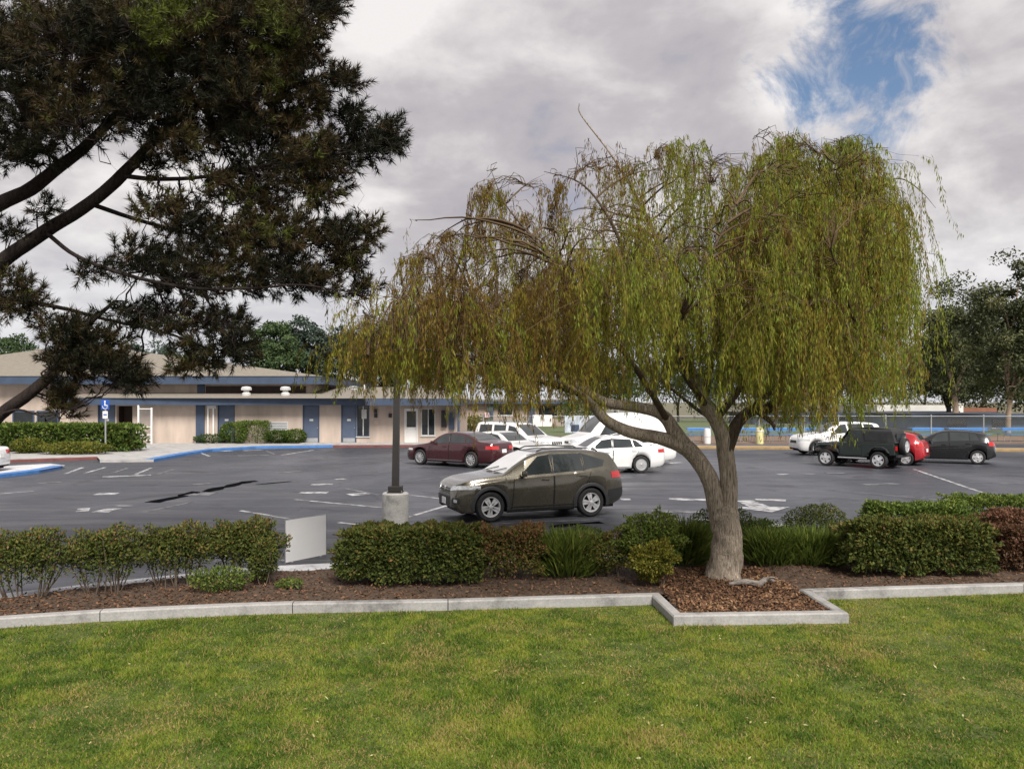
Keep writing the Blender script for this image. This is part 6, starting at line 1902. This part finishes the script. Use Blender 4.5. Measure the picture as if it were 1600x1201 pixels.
p, rx, h = row_shrub(1240, 1330, 892, 838, depth=.45)
shrub("strappy_plant", "low green strappy clump in front of the dark dome bush", "plant", p, rx, .32, h, 2400, .060, "green", (.72, .2), strappy=True, stems=0)
p, rx, h = row_shrub(1252, 1352, 884, 808, depth=.75)
shrub("shrub", "dark green domed bush left of the big clipped hedge", "shrub", p, rx, .45, h, 8000, .036, "glossy", (.45, .18), "dome", stems=4, lump=.14)
p, rx, h = row_shrub(1322, 1586, 907, 822, depth=.45)
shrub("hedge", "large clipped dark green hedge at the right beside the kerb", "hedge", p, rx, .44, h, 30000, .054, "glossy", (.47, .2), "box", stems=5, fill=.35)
p, rx, h = row_shrub(1572, 1720, 900, 830, depth=.5)
shrub("hedge", "russet hedge section cut by the right picture edge", "hedge", p, rx, .42, h, 12000, .052, "russet", (.45, .22), "box", stems=6, fill=.45)
def back_shrub(px0, px1, d, top, base_z=.05):
    x0_, x1_ = X52(px0, d), X52(px1, d)
    return Vector(((x0_ + x1_) / 2, d, base_z)), (x1_ - x0_) / 2, Z52(top, d) - base_z
p, rx, h = back_shrub(1338, 1525, 13.9, 786)
shrub("hedge", "light green hedge behind the large clipped one, nearest the asphalt", "hedge", p, rx, .42, h, 17000, .050, "green", (.48, .2), "box", stems=4, fill=.35)
p, rx, h = back_shrub(1450, 1760, 14.7, 774)
shrub("hedge", "long light green hedge top running off the right picture edge", "hedge", p, rx, .45, h, 20000, .050, "green", (.55, .2), "box", stems=4, fill=.35)
p, rx, h = back_shrub(1515, 1740, 13.5, 798)
shrub("hedge", "rust brown hedge between the green hedges at the right picture edge", "hedge", p, rx, .30, h, 13000, .050, "russet", (.6, .2), "box", stems=4, fill=.35)

p, rx, h = row_shrub(858, 958, 896, 838, depth=.75)
shrub("shrub", "mid green bush filling the bed behind the strappy clump by the russet hedge", "shrub", p, rx, .34, h, 5000, .042, "green", (.50, .2), "dome", stems=3, lump=.36)
p, rx, h = row_shrub(1160, 1252, 880, 826, depth=.85)
shrub("shrub", "mid green bush behind the strappy clump just right of the trunk", "shrub", p, rx, .34, h, 4600, .042, "green", (.48, .2), "dome", stems=3, lump=.36)

# plants by the school
def far_shrub(px0, px1, foot, top, name, label, mat, tint, shape, n, leaf=.12, ry=None, zf=.125, cat="shrub"):
    p = P((px0 + px1) / 2, foot, zf)
    sc_ = p.y / FPX
    rx = (px1 - px0) / 2 * sc_
    ry = ry or min(rx, 1.0)
    p.y += ry
    return shrub(name, label, cat, p, rx, ry, (foot - top) * sc_, n, leaf, mat, tint, shape, stems=2, fill=.35, stem_r=.03, lump=.10)
far_shrub(-60, 207, 706, 667, "hedge", "long clipped green hedge in front of the school at the left", "green", (.42, .2), "box", 17000, .19, 1.0, cat="hedge")
far_shrub(8, 52, 709, 690, "shrub", "small round green bush before the school hedge, farthest left", "yellow", (.35, .2), "dome", 1800)
far_shrub(50, 152, 711, 695, "shrub", "low spreading yellow green bush in front of the school hedge", "yellow", (.40, .2), "dome", 3000)
far_shrub(166, 206, 705, 687, "shrub", "small round bush at the right end of the school hedge", "yellow", (.36, .2), "dome", 1800)
far_shrub(298, 348, 693, 681, "shrub", "low dark bush by the white downpipes", "green", (.25, .15), "dome", 1800)
far_shrub(340, 378, 693, 664, "shrub", "loose green bush left of the square clipped one at the school wall", "green", (.45, .2), "dome", 2200)
far_shrub(366, 414, 693.5, 660, "shrub", "square clipped green bush against the school wall", "green", (.5, .15), "box", 3400)
far_shrub(414, 446, 693, 675, "shrub", "low dark round bush under the school's louvre window", "green", (.22, .15), "dome", 1700)
far_shrub(440, 472, 693, 674, "shrub", "low round bush left of the second blue school door", "green", (.42, .15), "dome", 1700)
p = Vector((X52(742, 70), 70, 0.0)); shrub("shrub", "yellow green bush behind the fence at the school's right corner", "shrub", p, 1.6, .9, 1.5, 2600, .14, "yellow", (.4, .2), "dome", stems=2, stem_r=.03)
p = Vector((X52(905, 72), 72, 0.0)); shrub("shrub", "round dark green bush behind the fence under the willow's left limb", "shrub", p, 1.9, 1.0, 3.0, 3400, .15, "green", (.3, .2), "dome", stems=2, stem_r=.03)

# ------------------------------------------------------------------ background trees
FAR = {
    "pine": leafmat("far_pine_leaf", [(0, (0.026, 0.048, 0.024)), (.5, (0.055, 0.088, 0.036)), (1, (0.10, 0.14, 0.055))], .15, .7),
    "blue": leafmat("far_blue_green_leaf", [(0, (0.034, 0.052, 0.044)), (.5, (0.062, 0.088, 0.068)), (1, (0.10, 0.128, 0.09))], .15, .7),
    "euca": leafmat("eucalyptus_leaf", [(0, (0.034, 0.044, 0.022)), (.5, (0.078, 0.090, 0.040)), (.8, (0.125, 0.128, 0.055)), (1, (0.17, 0.155, 0.08))], .15, .7),
}
fr_ = np.random.default_rng(23)
def far_tree(label, px, d, top, halfw, crown_low, mat, nclump=60, per=150, leaf=.30, tint=.5, trunk=None, group=None, name="background_tree", clump=.2, bark="dark_bark", forks=5):
    base = Vector((X52(px, d), d, 0.0))
    e_ = empty(name, base)
    tag(e_, label, "tree", group)
    Htop = Z52(top, d); Hlow = Z52(crown_low, d); hw_ = halfw * d / FPX
    cl = Cloud()
    cz = (Htop + Hlow) / 2; hz = (Htop - Hlow) / 2
    tips = []
    for k in range(nclump):
        v_ = unit(fr_.normal(size=3)) * fr_.random() ** .45
        c_ = np.array([v_[0] * hw_ * (1 - .25 * max(0, v_[2])), v_[1] * hw_ * .8, cz + v_[2] * hz])
        rad_ = clump * hw_ * fr_.uniform(.6, 1.5)
        n = int(per * fr_.uniform(.6, 1.4))
        q = unit(fr_.normal(size=(n, 3))) * (fr_.random(n) ** .4)[:, None] * rad_ * np.array([1.25, 1.25, .75])
        C = c_ + q
        T = unit(fr_.normal(size=(n, 3)) + np.array([0, 0, -.2])); N = unit(fr_.normal(size=(n, 3)) + np.array([0, -.3, .8]))
        t = tint + fr_.normal() * .16 + fr_.normal(size=n) * .12 + .12 * q[:, 2] / rad_
        cl.add(C, T, N, fr_.uniform(leaf * .7, leaf * 1.4, n), fr_.uniform(leaf * .4, leaf * .7, n), t)
        tips.append(c_)
    cl.build("crown", FAR[mat], e_)
    tr = trunk or .022 * Htop
    zf = Hlow + hz * .25
    MB().tube(catmull([(0, 0, -.1), (fr_.normal() * .15, 0, zf * .5), (fr_.normal() * .3, 0, zf)], 5), list(np.linspace(tr, tr * .7, 11)), 9, wob=.05).build("trunk", MAT[bark], e_, smooth=60)
    for k in range(forks):
        c_ = tips[int(fr_.integers(len(tips)))]
        b0 = Vector((0, 0, zf * fr_.uniform(.45, .98)))
        mp = b0.lerp(Vector(c_), .5) + Vector((fr_.normal() * .3, 0, .4))
        MB().tube(catmull([b0, mp, Vector(c_)], 4), list(np.linspace(tr * .55, tr * .15, 9)), 6).build("limb", MAT[bark], e_, smooth=60)
    return e_
GT = "tall trees behind the school"
far_tree("bright green tree just right of the pine boughs behind the hall roof", 428, 92, 500, 44, 610, "pine", 105, 120, .34, .55, group=GT)
far_tree("tall blue green tree behind the roof vents", 478, 96, 489, 40, 612, "blue", 105, 120, .34, .45, group=GT)
far_tree("blue green tree left of the willow's outermost strands", 535, 100, 508, 44, 612, "blue", 105, 120, .34, .5, group=GT)
far_tree("dark tree mostly hidden by the willow's left edge", 600, 94, 515, 50, 612, "pine", 105, 120, .34, .3, group=GT)
far_tree("dark green tree behind the school roof at the left picture edge", 20, 90, 524, 70, 600, "pine", 56, 140, .34, .5, group=GT)
far_tree("tree glimpsed above the school hall roof behind the pine boughs", 250, 104, 528, 60, 606, "blue", 40, 120, .36, .45, group=GT)
GW = "trees glimpsed through the willow"
for lab, px, d, top, hwd, mt in [
    ("dark tree glimpsed through the willow's left half", 690, 100, 540, 60, "pine"), ("blue green tree glimpsed through the willow left of centre", 800, 106, 548, 66, "blue"),
    ("green tree glimpsed through the willow's centre", 930, 104, 545, 70, "pine"), ("grey green tree glimpsed behind the willow's forked limbs", 1060, 110, 560, 70, "blue"),
    ("dark tree low behind the van and the fence banner", 960, 132, 575, 70, "pine"), ("blue green tree low behind the willow trunk", 1120, 136, 572, 76, "blue"), ("dark tree low behind the pale yellow bollard", 1250, 134, 570, 76, "euca"), ("dark tree low behind the white crossover at right", 1375, 138, 560, 74, "euca"), ("olive tree glimpsed behind the right hanging strands", 1190, 108, 555, 70, "euca"), ("dark tree glimpsed behind the willow's right strands", 1310, 104, 540, 70, "euca")]:
    far_tree(lab, px, d, top, hwd, 640 if d > 130 else 622, mt, 50, 84, .42, .42, group=GW)
GE = "eucalyptus trees at the right"
far_tree("eucalyptus with gappy crown touching the willow's right edge", 1492, 84, 432, 60, 622, "euca", 84, 130, .32, .42, group=GE, name="eucalyptus_tree", clump=.24, bark="pale_bark")
far_tree("tallest eucalyptus with pale forked trunk at the right picture edge", 1575, 72, 398, 66, 618, "euca", 100, 140, .30, .40, group=GE, name="eucalyptus_tree", clump=.22, bark="pale_bark", trunk=.24, forks=10)
far_tree("eucalyptus mostly outside the right picture edge", 1690, 78, 420, 70, 610, "euca", 60, 130, .32, .40, group=GE, name="eucalyptus_tree", clump=.24, bark="pale_bark")
far_tree("dense dark tree filling the gap behind the tallest eucalyptus", 1605, 104, 470, 105, 640, "euca", 190, 110, .42, .42, group=GE, name="background_tree", clump=.2)
far_tree("dense dark tree behind the willow's right edge and white roof", 1480, 106, 480, 70, 632, "euca", 130, 110, .40, .42, group=GE, name="background_tree", clump=.22)
far_tree("low olive tree under the eucalyptus, above the far white roof", 1445, 128, 545, 60, 640, "euca", 36, 120, .34, .62, group=GE, name="background_tree", clump=.3)
far_tree("low dark tree above the far rust roof", 1530, 134, 545, 70, 648, "euca", 70, 120, .38, .40, group=GE, name="background_tree", clump=.3)
